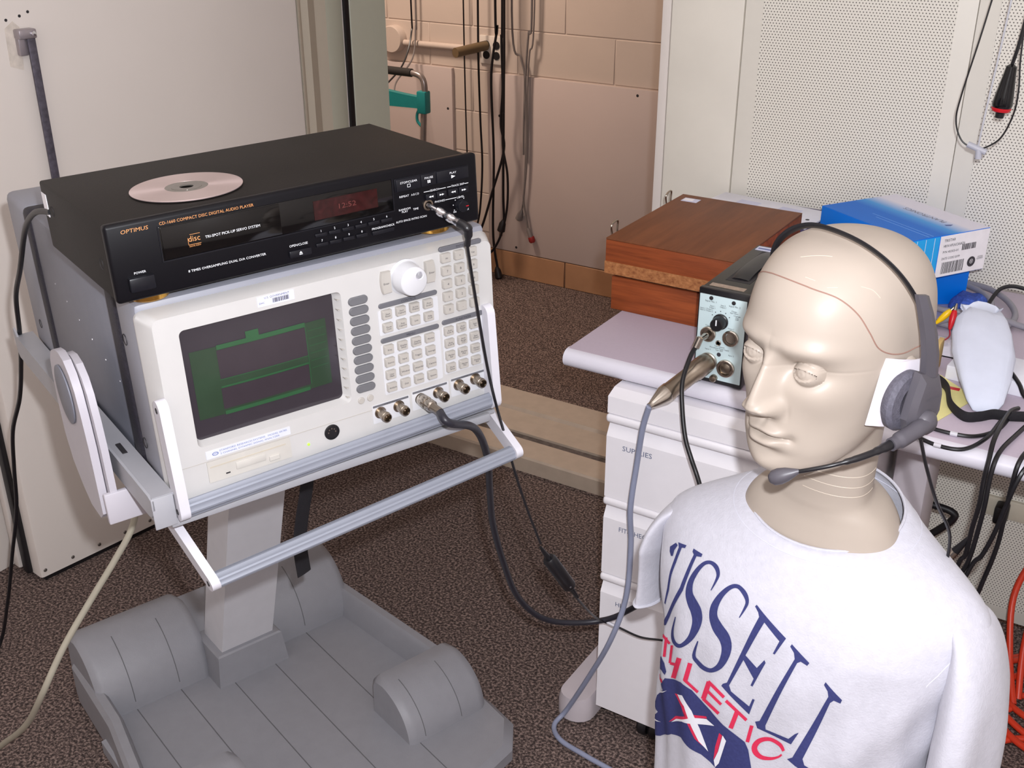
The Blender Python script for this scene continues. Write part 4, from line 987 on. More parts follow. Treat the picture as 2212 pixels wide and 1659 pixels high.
def onhead(p, lift=0.0):
    """nearest point of the shell to a point given in the head's own axes"""
    q, nrm, _, _ = hbvh.find_nearest(HM @ Vector(p)); return q+nrm*lift
def manobj(n_, g_, m_, p_=None, **k_):
    return obj(n_, xf(g_, Matrix.Translation(-MI0)), m_, p_ or man, **k_)
seam = [(-0.074, 0.03, 0.030), (-0.074, 0.0, 0.036), (-0.070, -0.035, 0.060), (-0.058, -0.060, 0.085), (-0.030, -0.078, 0.098), (0.0, -0.076, 0.095), (0.024, -0.072, 0.0925), (0.046, -0.063, 0.0885), (0.062, -0.053, 0.076), (0.070, -0.043, 0.058), (0.074, -0.033, 0.042), (0.077, -0.018, 0.0335), (0.077, 0.0, 0.030), (0.077, 0.018, 0.031), (0.077, 0.035, 0.030)]
manobj('cap_seam', G().tube([onhead(p, 0.0000) for p in spline(seam, 8)], 0.0007, 6), mat('seam_brown', (150, 116, 104), 0.5), body)
SCR = mat('pale_scratch', (206, 194, 178), 0.5)
for s_ in ([(-0.006, -0.058, 0.112), (0.012, -0.050, 0.118), (0.020, -0.046, 0.119)], [(0.012, -0.070, 0.100), (0.022, -0.068, 0.099)], [(0.034, -0.066, 0.096), (0.042, -0.061, 0.098)], [(0.056, -0.045, 0.100), (0.062, -0.036, 0.096), (0.066, -0.030, 0.088)]):
    manobj('scratch', G().tube([onhead(p, 0.0) for p in spline(s_, 6)], 0.0003, 5), SCR, body)
def neckring(z, a0, a1, m_, r_=0.0005):
    pts = []
    for k in range(25):
        a = rad(a0+(a1-a0)*k/24); P = Vector((-0.272+0.2*math.sin(a), 1.072-0.2*math.cos(a), z))
        D_ = Vector((-0.272, 1.072, z))-P
        q, nn, _, _ = hbvh.ray_cast(P, D_.normalized())
        if q: pts.append(q)
    if len(pts) > 2: manobj('neck_line', G().tube(pts, r_, 5), m_, body)
for z_ in (0.918, 0.905, 0.893):
    neckring(z_, -20, 80, SCR, 0.00035)
# ears
for sgn in (-1, 1):
    loops = []
    for k, (dx_, w_, h_) in enumerate(((0.0, 0.016, 0.028), (0.006, 0.017, 0.030), (0.010, 0.014, 0.027), (0.0085, 0.008, 0.018))):
        loops.append([HM @ Vector((sgn*(0.0735+dx_), 0.012+w_*math.cos(a)+dx_*0.4, -0.006+h_*math.sin(a)-0.004*math.cos(a))) for a in [2*math.pi*i/20 for i in range(20)]])
    manobj('ear', G().loft(loops), SKIN, body)
manobj('stand_pole', G().lathe([(0.03, 0.012), (0.03, 0.50)], (-0.272, 1.085, 0), (0, 0, 1), 16).lathe([(0.17, 0), (0.17, 0.010), (0.15, 0.014), (0.03, 0.016)], (-0.272, 1.085, 0), (0, 0, 1), 32), LEGG)

# ------------------------------------------------------------------ T-shirt
def shirt_mesh():
    #      z      hw     yf      yb     tilt  exponent
    K = np.array([
        (0.400, 0.168, -0.128, 0.120, 0.0, 0.82),
        (0.520, 0.166, -0.130, 0.120, 0.0, 0.82),
        (0.620, 0.170, -0.128, 0.118, 0.0, 0.80),
        (0.690, 0.180, -0.124, 0.108, 0.0, 0.84),
        (0.735, 0.192, -0.118, 0.098, 0.0, 0.94),
        (0.762, 0.197, -0.110, 0.090, 0.01, 1.04),
        (0.780, 0.192, -0.103, 0.086, 0.03, 1.10),
        (0.797, 0.174, -0.096, 0.084, 0.05, 1.12),
        (0.815, 0.146, -0.088, 0.082, 0.08, 1.10),
        (0.831, 0.118, -0.080, 0.080, 0.12, 1.06),
        (0.841, 0.099, -0.0755, 0.080, 0.18, 1.0),
        (0.846, 0.0885, -0.0715, 0.077, 0.23, 1.0),
        (0.848, 0.0840, -0.0690, 0.0745, 0.26, 1.0),
        (0.8465, 0.0825, -0.0680, 0.0735, 0.26, 1.0)])
    NR, NC = 150, 260
    t = np.concatenate([[0], np.cumsum(np.hypot(np.diff(K[:, 0]), np.diff(K[:, 1])))]); ts = np.linspace(0, t[-1], NR)
    cols_ = []
    for c_ in range(6):
        v = np.interp(ts, t, K[:, c_])
        for _ in range(6): v[1:-1] = 0.25*v[:-2]+0.5*v[1:-1]+0.25*v[2:]
        cols_.append(v)
    zc, hw, yf, yb, tl, ex = cols_
    th = 2*np.pi*np.arange(NC)/NC
    s, c = np.sin(th)[None, :], np.cos(th)[None, :]; e = ex[:, None]
    x = hw[:, None]*np.sign(s)*np.abs(s)**e
    y = np.where(c > 0, yb[:, None]*np.abs(c)**e, yf[:, None]*np.abs(c)**e)
    z = zc[:, None]+tl[:, None]*y
    # soft hanging folds, stronger low down and below the arms
    a = th[None, :]
    low = smoothstep(0.79, 0.60, zc)[:, None]
    fold = 0.0030*np.sin(9*a+6*np.sin(zc[:, None]*9)+1.0)+0.0022*np.sin(17*a-zc[:, None]*26)+0.0016*np.sin(5*a+zc[:, None]*34)
    side = 0.35+0.65*np.abs(s)
    dn = fold*low*side
    x = x+dn*s; y = y+dn*np.sign(c)*np.abs(c)
    wr = 0.0012*np.sin(40*x+55*z)*np.exp(-((z-0.74)/0.05)**2)*np.abs(s)
    y = y-wr
    V = np.stack([x, y, z], -1).reshape(-1, 3)
    i, j = np.meshgrid(np.arange(NR-1), np.arange(NC), indexing='ij')
    F = np.stack([i*NC+j, i*NC+(j+1) % NC, (i+1)*NC+(j+1) % NC, (i+1)*NC+j], -1).reshape(-1, 4)
    return V, F
V, F = shirt_mesh()
sg_ = G(); sg_.v = [tuple(TM @ Vector(p)) for p in V]; sg_.f = [tuple(q) for q in F.tolist()]
shirt = thing('t_shirt', 'white printed T-shirt worn by the mannequin', 'shirt', (-0.275, 1.085, 0.4))
SI = Matrix.Translation((0.275, -1.085, -0.4))
def sobj(n_, g_, m_, p_=None, **k_): return obj(n_, xf(g_, SI), m_, p_ or shirt, **k_)
sbvh = BVHTree.FromPolygons([Vector(p) for p in sg_.v], sg_.f)
torso = sobj('shirt_body', sg_, SHIRT, smooth=80)
# neck rib
rib = []
for k in range(61):
    a = 2*math.pi*k/60
    rib.append(TM @ Vector((0.0842*math.sin(a), (0.0748 if math.cos(a) > 0 else 0.0692)*math.cos(a), 0.8475+0.26*(0.0748 if math.cos(a) > 0 else 0.0692)*math.cos(a))))
sobj('neck_rib', G().tube(rib, 0.0017, 8), SHIRT, torso)
stch = []
for k in range(61):
    a = 2*math.pi*k/60
    P = TM @ Vector((0.104*math.sin(a), (0.088 if math.cos(a) > 0 else 0.0810)*math.cos(a), 0.837+0.20*0.08*math.cos(a))); q = sbvh.find_nearest(P); stch.append(q[0]+q[1]*0.0002)
sobj('neck_stitching', G().tube(stch, 0.0006, 5), mat('stitch_grey', (200, 200, 212), 0.9), torso)
# sleeves: empty, hanging flat at the sides
def sleeve(sgn):
    loops = []
    path_ = [((0.168, -0.004, 0.780), 0.008, 0.034, 40), ((0.180, -0.006, 0.766), 0.015, 0.046, 52), ((0.189, -0.008, 0.740), 0.022, 0.056, 65), ((0.196, -0.012, 0.700), 0.028, 0.064, 76), ((0.200, -0.016, 0.650), 0.031, 0.070, 82), ((0.202, -0.018, 0.590), 0.031, 0.073, 84), ((0.203, -0.018, 0.552), 0.031, 0.074, 85)]
    if sgn < 0: path_ = [((0.172, 0.000, 0.780), 0.006, 0.034, 40), ((0.185, 0.0, 0.767), 0.010, 0.046, 52), ((0.195, 0.0, 0.746), 0.012, 0.054, 65), ((0.201, 0.003, 0.720), 0.013, 0.062, 76), ((0.205, 0.006, 0.690), 0.011, 0.058, 82), ((0.208, 0.008, 0.655), 0.012, 0.056, 84), ((0.210, 0.008, 0.630), 0.014, 0.056, 86)]
    P = spline([p[0] for p in path_], 5); n_ = len(P)
    def itp(i_, k_): return np.interp(i_/5.0, range(len(path_)), [p[k_] for p in path_])
    for i_ in range(n_):
        thick, wide, deg = itp(i_, 1), itp(i_, 2), rad(itp(i_, 3))
        out = Vector((math.sin(deg), 0, math.cos(deg)))
        L = []
        for k_ in range(40):
            a = 2*math.pi*k_/40
            w_ = 1+0.06*math.sin(3*a+i_*0.3)+0.10*math.sin(5*a+1.3)*(i_/n_)
            q = P[i_]+out*(thick*w_*math.cos(a))+Vector((0, wide*math.sin(a), 0))
            L.append(TM @ Vector((q.x*sgn, q.y, q.z)))
        loops.append(L)
    g_ = G().loft(loops, True, False)
    o_ = sobj('sleeve', g_, SHIRT, torso, smooth=80)
    hem = loops[-1]+[loops[-1][0]]
    sobj('sleeve_hem', G().tube(hem, 0.0022, 6), SHIRT, o_)
    s_ = []
    for k_ in range(31):
        a = rad(-100+200*k_/30)
        P_ = TM @ Vector((sgn*(0.176+0.010*math.cos(a)), 0.080*math.sin(a), 0.775+0.015*math.cos(a)-0.05*abs(math.sin(a))))
        q = sbvh.find_nearest(P_); s_.append(q[0]+q[1]*0.0006)
    sobj('shoulder_seam', G().tube(s_, 0.0009, 5), mat('stitch_grey', (200, 200, 212), 0.9), torso)
sleeve(1); sleeve(-1)
# printed lettering and banner, outlines in tenths of a millimetre on the chest (x across, z up)
PRINT_NAVY = [
    [(-1531, 7558), (-1447, 7655), (-1401, 7654), (-1434, 7581), (-1432, 7514), (-1466, 7492), (-1512, 7516)],
    [(-1411, 7682), (-1264, 7731), (-1273, 7696), (-1323, 7673), (-1345, 7487), (-1370, 7330), (-1384, 7108), (-1440, 6860), (-1463, 6864), (-1422, 7122), (-1411, 7341), (-1390, 7504), (-1374, 7647)],
    [(-1145, 7760), (-995, 7777), (-997, 7745), (-1065, 7719), (-1130, 7289), (-1277, 6910), (-1385, 6611), (-1532, 6448), (-1397, 6736), (-1186, 7294), (-1112, 7712), (-1145, 7728)],
    [(-728, 7514), (-721, 7534), (-711, 7562), (-701, 7592), (-693, 7619), (-687, 7642), (-681, 7665), (-678, 7687), (-681, 7709), (-689, 7729), (-702, 7747), (-718, 7762), (-739, 7774), (-763, 7781), (-791, 7784), (-821, 7783), (-850, 7777), (-878, 7767), (-905, 7753), (-930, 7735), (-954, 7712), (-975, 7685), (-996, 7654), (-1016, 7619), (-1034, 7583), (-1051, 7544), (-1066, 7503), (-1078, 7461), (-1086, 7421), (-1090, 7382), (-1091, 7345), (-1088, 7309), (-1081, 7274), (-1069, 7242), (-1051, 7216), (-1034, 7194), (-1016, 7175), (-997, 7157), (-978, 7144), (-963, 7133), (-951, 7121), (-939, 7107), (-926, 7090), (-915, 7073), (-908, 7055), (-902, 7035), (-899, 7012), (-899, 6986), (-900, 6957), (-904, 6925), (-909, 6890), (-918, 6854), (-930, 6820), (-946, 6785), (-967, 6747), (-990, 6712), (-1010, 6684), (-1026, 6665), (-1039, 6654), (-1048, 6648), (-1059, 6643), (-1075, 6639), (-1094, 6637), (-1113, 6638), (-1132, 6643), (-1147, 6653), (-1162, 6666), (-1173, 6687), (-1180, 6717), (-1181, 6764), (-1176, 6825), (-1171, 6882), (-1169, 6919), (-1189, 6905), (-1197, 6862), (-1214, 6794), (-1231, 6719), (-1239, 6662), (-1237, 6624), (-1230, 6597), (-1217, 6576), (-1200, 6563), (-1177, 6557), (-1148, 6559), (-1118, 6565), (-1087, 6575), (-1058, 6588), (-1028, 6607), (-1001, 6630), (-975, 6657), (-948, 6689), (-918, 6727), (-888, 6770), (-861, 6814), (-837, 6859), (-816, 6904), (-799, 6948), (-785, 6988), (-775, 7026), (-767, 7064), (-763, 7100), (-763, 7136), (-768, 7169), (-778, 7200), (-791, 7226), (-808, 7250), (-829, 7269), (-852, 7282), (-872, 7291), (-892, 7301), (-914, 7313), (-937, 7324), (-957, 7335), (-973, 7349), (-985, 7368), (-994, 7392), (-1000, 7419), (-1003, 7447), (-1000, 7479), (-992, 7515), (-981, 7552), (-970, 7587), (-957, 7619), (-943, 7650), (-928, 7677), (-913, 7699), (-897, 7715), (-880, 7727), (-864, 7736), (-848, 7741), (-831, 7743), (-811, 7742), (-792, 7738), (-776, 7733), (-761, 7726), (-746, 7716), (-733, 7704), (-724, 7691), (-719, 7677), (-718, 7659), (-719, 7638), (-721, 7616), (-725, 7590), (-730, 7560), (-736, 7533), (-740, 7513)],
    [(-296, 7414), (-288, 7434), (-276, 7464), (-264, 7496), (-254, 7525), (-247, 7548), (-241, 7570), (-238, 7592), (-240, 7614), (-247, 7636), (-258, 7655), (-273, 7673), (-292, 7688), (-316, 7702), (-345, 7713), (-377, 7721), (-409, 7724), (-440, 7719), (-469, 7708), (-496, 7692), (-521, 7671), (-546, 7646), (-571, 7615), (-595, 7580), (-617, 7544), (-637, 7505), (-655, 7463), (-671, 7419), (-682, 7377), (-687, 7337), (-686, 7298), (-681, 7261), (-671, 7225), (-656, 7192), (-635, 7161), (-613, 7134), (-589, 7110), (-561, 7089), (-532, 7072), (-509, 7059), (-492, 7046), (-478, 7030), (-466, 7014), (-456, 6997), (-448, 6979), (-443, 6958), (-439, 6932), (-438, 6903), (-440, 6872), (-444, 6839), (-450, 6803), (-459, 6769), (-470, 6739), (-484, 6711), (-501, 6684), (-521, 6658), (-540, 6638), (-560, 6624), (-582, 6614), (-607, 6607), (-631, 6602), (-654, 6600), (-679, 6602), (-702, 6607), (-725, 6614), (-748, 6620), (-767, 6626), (-780, 6635), (-788, 6653), (-789, 6696), (-781, 6759), (-771, 6822), (-765, 6864), (-783, 6858), (-795, 6814), (-814, 6749), (-830, 6680), (-837, 6624), (-828, 6588), (-808, 6568), (-786, 6558), (-765, 6550), (-743, 6540), (-717, 6532), (-689, 6529), (-659, 6531), (-627, 6538), (-594, 6550), (-559, 6567), (-525, 6589), (-492, 6616), (-460, 6647), (-431, 6681), (-404, 6719), (-383, 6760), (-364, 6803), (-349, 6847), (-338, 6888), (-329, 6928), (-324, 6969), (-322, 7008), (-325, 7046), (-333, 7082), (-345, 7113), (-360, 7142), (-380, 7168), (-406, 7191), (-434, 7209), (-459, 7223), (-481, 7236), (-504, 7252), (-528, 7268), (-549, 7284), (-565, 7302), (-575, 7322), (-581, 7346), (-583, 7371), (-583, 7398), (-580, 7429), (-574, 7464), (-564, 7501), (-552, 7535), (-537, 7567), (-520, 7598), (-502, 7625), (-484, 7646), (-467, 7662), (-450, 7673), (-433, 7679), (-417, 7682), (-397, 7679), (-374, 7671), (-350, 7659), (-330, 7648), (-313, 7637), (-299, 7625), (-287, 7613), (-279, 7599), (-276, 7585), (-276, 7568), (-279, 7548), (-283, 7526), (-288, 7498), (-295, 7465), (-302, 7435), (-307, 7414)],
    [(-143, 7628), (264, 7424), (183, 7201), (161, 7202), (203, 7368), (-7, 7491), (-145, 7026), (12, 6947), (81, 7081), (101, 7056), (-2, 6696), (-28, 6698), (-4, 6799), (-159, 6959), (-279, 6564), (-245, 6504), (-7, 6427), (20, 6545), (47, 6547), (5, 6321), (-374, 6507), (-358, 6543), (-311, 6583), (-81, 7521), (-105, 7563), (-158, 7605)],
    [(338, 7390), (558, 7259), (542, 7219), (468, 7239), (436, 7209), (206, 6273), (214, 6221), (483, 6241), (541, 6335), (580, 6374), (520, 6184), (117, 6187), (84, 6263), (134, 6301), (402, 7242), (380, 7307), (327, 7358)],
    [(758, 7112), (947, 6958), (938, 6910), (871, 6925), (840, 6882), (670, 6065), (702, 5998), (916, 5934), (967, 6050), (1000, 6075), (952, 5874), (606, 5938), (504, 5972), (560, 6027), (813, 6953), (795, 7015), (748, 7074)],
    [(-1274, 5947), (-965, 6150), (-780, 6174), (-477, 6095), (-293, 6003), (-8, 5918), (45, 5835), (113, 5609), (180, 5378), (-212, 5109), (-321, 5307), (-415, 5350), (-548, 5382), (-718, 5364), (-887, 5369), (-1085, 5230), (-1361, 4891), (-1600, 4682), (-1647, 4732), (-1597, 4949), (-1453, 5193), (-1573, 5168), (-1496, 5421), (-1306, 5723), (-1375, 5742)],
    [(-1382, 6188), (-1301, 6157), (-1254, 6063), (-1277, 5993), (-1353, 6005), (-1549, 5847)]]
PRINT_REDP = [
    [(-1553, 6267), (-1542, 6260), (-1414, 6415), (-1374, 6437), (-1346, 6445), (-1320, 6449), (-1293, 6453), (-1269, 6455), (-1253, 6458), (-1215, 6514), (-1233, 6509), (-1259, 6504), (-1286, 6498), (-1312, 6494), (-1339, 6489), (-1368, 6482), (-1399, 6470), (-1527, 6305)],
    [(-1355, 6471), (-1352, 6450), (-1349, 6420), (-1346, 6385), (-1343, 6351), (-1341, 6317), (-1339, 6280), (-1338, 6246), (-1337, 6221), (-1285, 6258), (-1285, 6283), (-1285, 6317), (-1287, 6355), (-1288, 6391), (-1290, 6426), (-1292, 6462), (-1294, 6494), (-1296, 6516)],
    [(-1210, 6487), (-1211, 6463), (-1213, 6429), (-1214, 6390), (-1216, 6354), (-1217, 6317), (-1219, 6278), (-1221, 6243), (-1222, 6219), (-1176, 6250), (-1174, 6276), (-1171, 6313), (-1167, 6356), (-1163, 6396), (-1159, 6436), (-1155, 6478), (-1152, 6515), (-1150, 6540)],
    [(-1200, 6213), (-1186, 6221), (-1167, 6232), (-1144, 6247), (-1120, 6263), (-1096, 6281), (-1071, 6300), (-1049, 6315), (-1034, 6325), (-1022, 6376), (-1036, 6368), (-1056, 6355), (-1080, 6338), (-1104, 6321), (-1128, 6303), (-1153, 6285), (-1174, 6271), (-1188, 6263)],
    [(-1061, 6447), (-1069, 6412), (-1083, 6359), (-1100, 6298), (-1117, 6239), (-1133, 6180), (-1147, 6122), (-1160, 6072), (-1167, 6038), (-1073, 6098), (-1061, 6138), (-1045, 6196), (-1028, 6257), (-1015, 6311), (-1004, 6362), (-993, 6413), (-984, 6458), (-978, 6488)],
    [(-882, 6495), (-886, 6470), (-891, 6435), (-897, 6396), (-903, 6358), (-909, 6320), (-916, 6280), (-922, 6243), (-926, 6218), (-855, 6248), (-852, 6272), (-847, 6307), (-842, 6345), (-837, 6381), (-832, 6418), (-826, 6457), (-821, 6491), (-817, 6516)],
    [(-924, 6211), (-902, 6210), (-871, 6208), (-838, 6205), (-807, 6201), (-776, 6196), (-744, 6192), (-715, 6188), (-695, 6185), (-672, 6230), (-692, 6231), (-721, 6235), (-754, 6239), (-785, 6244), (-815, 6248), (-848, 6253), (-877, 6256), (-898, 6258)],
    [(-577, 6438), (-582, 6413), (-588, 6378), (-596, 6338), (-603, 6301), (-610, 6263), (-617, 6223), (-624, 6187), (-629, 6162), (-557, 6191), (-552, 6217), (-545, 6253), (-537, 6293), (-530, 6331), (-523, 6368), (-516, 6407), (-510, 6441), (-506, 6465)],
    [(-570, 6423), (-546, 6421), (-513, 6416), (-477, 6409), (-443, 6401), (-411, 6393), (-377, 6382), (-348, 6372), (-328, 6364), (-304, 6407), (-324, 6415), (-353, 6426), (-386, 6437), (-418, 6447), (-451, 6456), (-486, 6463), (-519, 6469), (-542, 6473)],
    [(-562, 6301), (-542, 6299), (-513, 6295), (-481, 6290), (-451, 6284), (-422, 6277), (-393, 6268), (-367, 6260), (-349, 6253), (-327, 6294), (-345, 6301), (-370, 6310), (-400, 6319), (-428, 6327), (-457, 6334), (-488, 6340), (-517, 6344), (-537, 6347)],
    [(-613, 6153), (-590, 6150), (-557, 6146), (-521, 6141), (-487, 6135), (-454, 6129), (-420, 6121), (-391, 6112), (-371, 6106), (-345, 6156), (-365, 6163), (-394, 6172), (-427, 6181), (-460, 6188), (-493, 6194), (-529, 6199), (-562, 6203), (-585, 6205)],
    [(-298, 6335), (-273, 6325), (-237, 6310), (-197, 6292), (-160, 6274), (-123, 6256), (-85, 6237), (-50, 6220), (-26, 6208), (-5, 6252), (-29, 6264), (-63, 6281), (-102, 6299), (-139, 6317), (-176, 6335), (-215, 6353), (-251, 6368), (-276, 6378)],
    [(-161, 6296), (-166, 6272), (-173, 6236), (-181, 6195), (-189, 6156), (-197, 6117), (-206, 6075), (-215, 6036), (-220, 6010), (-166, 6016), (-160, 6042), (-152, 6080), (-144, 6122), (-135, 6161), (-128, 6200), (-120, 6240), (-113, 6276), (-108, 6300)],
    [(32, 6187), (29, 6164), (25, 6131), (20, 6094), (16, 6058), (12, 6023), (8, 5986), (4, 5953), (2, 5930), (45, 5940), (48, 5963), (51, 5996), (55, 6033), (59, 6068), (63, 6103), (68, 6141), (72, 6174), (75, 6197)],
    [(465, 6068), (459, 6080), (450, 6099), (435, 6120), (414, 6136), (387, 6145), (354, 6150), (319, 6151), (284, 6147), (251, 6134), (217, 6116), (186, 6093), (159, 6068), (134, 6039), (113, 6006), (97, 5972), (86, 5938), (81, 5904), (83, 5872), (91, 5845), (104, 5823), (122, 5807), (145, 5796), (170, 5790), (198, 5790), (227, 5796), (258, 5808), (288, 5824), (316, 5841), (342, 5860), (366, 5882), (387, 5905), (406, 5925), (420, 5945), (432, 5964), (439, 5979), (444, 5989), (428, 5999), (422, 5989), (415, 5975), (405, 5960), (393, 5946), (376, 5929), (355, 5911), (333, 5895), (310, 5881), (285, 5870), (258, 5860), (232, 5854), (211, 5853), (194, 5858), (178, 5867), (165, 5878), (156, 5889), (151, 5900), (147, 5912), (146, 5925), (147, 5938), (152, 5955), (160, 5977), (171, 6000), (185, 6020), (204, 6041), (228, 6062), (254, 6079), (279, 6091), (306, 6095), (337, 6094), (366, 6088), (389, 6082), (405, 6073), (418, 6060), (429, 6046), (437, 6035)],
    [(-1078, 5864), (-992, 5936), (-768, 5890), (-646, 5717), (-498, 5507), (-655, 5549), (-773, 5678), (-910, 5832)],
    [(-1148, 5365), (-1033, 5556), (-734, 5854), (-526, 5969), (-513, 5946), (-729, 5813), (-1022, 5517)],
    [(-331, 5855), (-291, 5844), (-333, 5548), (-377, 5410), (-371, 5616)],
    [(-1483, 5768), (-1324, 5884), (-1315, 5837), (-1449, 5716)]]
PRINT_WHITE = [
    [(-1015, 5916), (-910, 6004), (-737, 5911), (-604, 5744), (-456, 5486), (-598, 5552), (-727, 5707), (-858, 5886)],
    [(-1098, 5409), (-1010, 5535), (-730, 5816), (-517, 5938), (-401, 5917), (-652, 5774), (-877, 5635)],
    [(-283, 5854), (-232, 5802), (-297, 5417), (-342, 5328), (-369, 5413), (-322, 5579)],
    [(-1442, 5555), (-1218, 5802), (-1420, 5534)],
    [(-1600, 5070), (-1566, 4988), (-1366, 5111), (-1573, 4948)]]

def decal(name, poly, m, lift, parent):
    bm = bmesh.new()
    vs = []
    for (a, b) in poly:
        if vs and (vs[-1].co-Vector((a/1e4, 0, b/1e4))).length < 1e-4: continue
        vs.append(bm.verts.new((a/1e4, 0, b/1e4)))
    fc = bm.faces.new(vs); fc.normal_update()
    bmesh.ops.triangulate(bm, faces=bm.faces[:], ngon_method='EAR_CLIP')
    for _ in range(6):
        ed = [e for e in bm.edges if e.calc_length() > 0.006]
        if not ed: break
        bmesh.ops.subdivide_edges(bm, edges=ed, cuts=1, use_grid_fill=False)
        bmesh.ops.triangulate(bm, faces=bm.faces[:])
    R3 = TM.to_3x3(); d_ = R3 @ Vector((0, 1, 0))
    bm.verts.index_update()
    V = []
    for v in bm.verts:
        o_ = TM @ Vector((v.co.x, -0.4, v.co.z)); h = sbvh.ray_cast(o_, d_)
        if h[0] is None: h = sbvh.find_nearest(TM @ Vector((v.co.x, -0.05, v.co.z)))
        nn_ = h[1] if h[1].dot(d_) < 0 else -h[1]
        V.append(h[0]+nn_*lift)
    g_ = G(); g_.add(V, [[v.index for v in f.verts] for f in bm.faces]); bm.free()
    return sobj(name, g_, m, parent, smooth=80)
pr = bpy.data.objects.new('chest_print', None); COL.objects.link(pr); pr.parent = shirt; pr.empty_display_size = 0.02
for p in PRINT_NAVY: decal('navy_print', p, NAVY, 0.0007, pr)
for p in PRINT_REDP: decal('red_print', p, REDP, 0.0010, pr)
for p in PRINT_WHITE: decal('white_print', p, SHIRTW, 0.0013, pr)

# ------------------------------------------------------------------ headset
hs = thing('headset', 'grey and black single-ear headset with boom microphone on the mannequin', 'headset', M=HM)
band = spline([(0.1005, 0.006, 0.040), (0.099, -0.004, 0.070), (0.092, -0.018, 0.098), (0.074, -0.028, 0.120), (0.045, -0.034, 0.1345), (0.010, -0.0355, 0.1395), (-0.020, -0.034, 0.1365), (-0.048, -0.030, 0.122), (-0.070, -0.022, 0.098), (-0.081, -0.010, 0.065), (-0.084, 0.0, 0.030)], 8)
obj('head_band', G().tube(band, 0.004, 8, flat=(0.0033, 0.0013)), BLACKP, hs)
# right temple pad
obj('temple_pad', G().loft([[(-0.078-d, 0.004+0.014*k*math.cos(a), 0.018+0.020*k*math.sin(a)) for a in [2*math.pi*i/20 for i in range(20)]] for d, k in ((0, 0.9), (0.004, 1), (0.009, 0.9))]), HSGREY, hs)
arm = []
for (x_, y_, z_, hw_, th_) in ((0.1005, -0.016, 0.0985, 0.0085, 0.0030), (0.1025, -0.008, 0.080, 0.0092, 0.0040), (0.1045, 0.000, 0.058, 0.0098, 0.0045), (0.1050, 0.007, 0.036, 0.0100, 0.0048), (0.1045, 0.012, 0.012, 0.0100, 0.0048)):
    arm.append([(x_-th_, y_-hw_, z_+0.002), (x_+th_*0.3, y_-hw_*0.96, z_+0.002), (x_+th_, y_+hw_*0.1, z_), (x_+th_*0.4, y_+hw_*0.96, z_-0.002), (x_-th_, y_+hw_, z_-0.002)])
obj('slider_arm', G().loft(arm), HSGREY, hs, 25)
obj('ear_cushion', G().lathe([(0.010, -0.007), (0.026, -0.006), (0.0300, -0.002), (0.0305, 0.003), (0.0270, 0.007), (0.016, 0.008), (0.012, 0.005), (0, 0.004)], (0.091, -0.006, -0.013), (1, 0.05, 0), 36), FOAM, hs)
hp_ = [(-0.006, 0.020), (0.024, 0.012), (0.033, -0.006), (0.034, -0.030), (0.026, -0.044), (0.004, -0.046), (-0.012, -0.040), (-0.018, -0.026), (-0.014, -0.008)]
def hl_(x_, k_): return [(x_, 0.008+(y_-0.008)*k_, -0.014+(z_+0.014)*k_) for y_, z_ in hp_]
hou = obj('ear_housing', G().loft([hl_(0.097, 0.94), hl_(0.099, 1.0), hl_(0.106, 0.98), hl_(0.111, 0.72), hl_(0.112, 0.5)]), HSGREY, hs, 25)
hr = Matrix(((0, 0, 1), (1, 0, 0), (0, 1, 0)))
text('lettering', 'PLANTRONICS', 0.004, mat('raised_grey', (84, 84, 92), 0.4), hou, (0.1125, 0.012, -0.008), rot=hr, width=0.022)
obj('boom_joint', G().lathe([(0.0, -0.012), (0.0115, -0.008), (0.0125, 0.0), (0.0115, 0.006), (0.007, 0.010), (0, 0.0105)], (0.111, 0.004, -0.031), (1, 0, 0), 28), HSGREY, hs)
obj('boom_sleeve', G().tube(spline([(0.1135, 0.006, -0.0305), (0.1145, -0.012, -0.0335), (0.1130, -0.035, -0.0385), (0.1120, -0.045, -0.0400)], 6), [0.0085]*7+[0.0080]*6+[0.0065]*6, 16), HSGREY, hs)
boom = [(0.1120, -0.042, -0.0395), (0.1095, -0.062, -0.0425), (0.1040, -0.081, -0.0462), (0.0930, -0.100, -0.0520), (0.0790, -0.112, -0.0590), (0.0660, -0.1195, -0.0655)]
bt = spline(boom, 8)
obj('boom', G().tube(bt, [0.0048]*6+[0.0040]*3+[0.0033]*9+[0.0030]*3+[0.0021]*(len(bt)-21), 12), BLACKP, hs)
d_ = (Vector(boom[-1])-Vector(boom[-2])).normalized()
mic = obj('microphone', G().lathe([(0.0020, -0.004), (0.0042, 0.002), (0.0068, 0.009), (0.0080, 0.016), (0.0074, 0.022), (0.0045, 0.026), (0, 0.0272)], boom[-1], d_+Vector((0, 0, -0.12)), 20), HSGREY, hs)
for k in range(3):
    obj('port', G().lathe([(0.0008, 0.0), (0.0008, 0.0004), (0, 0.0004)], Vector(boom[-1])+d_*0.014+Vector((0.0055, -0.0035+0.002*k, 0.0025-0.0012*k)), (1, -0.6, 0.3), 8), BLACK, mic)
obj('cord', G().tube(spline([(0.106, 0.012, -0.055), (0.112, 0.020, -0.085), (0.118, 0.040, -0.130), (0.118, 0.075, -0.180), (0.110, 0.095, -0.230)], 8), 0.0018, 8), CORD, hs)
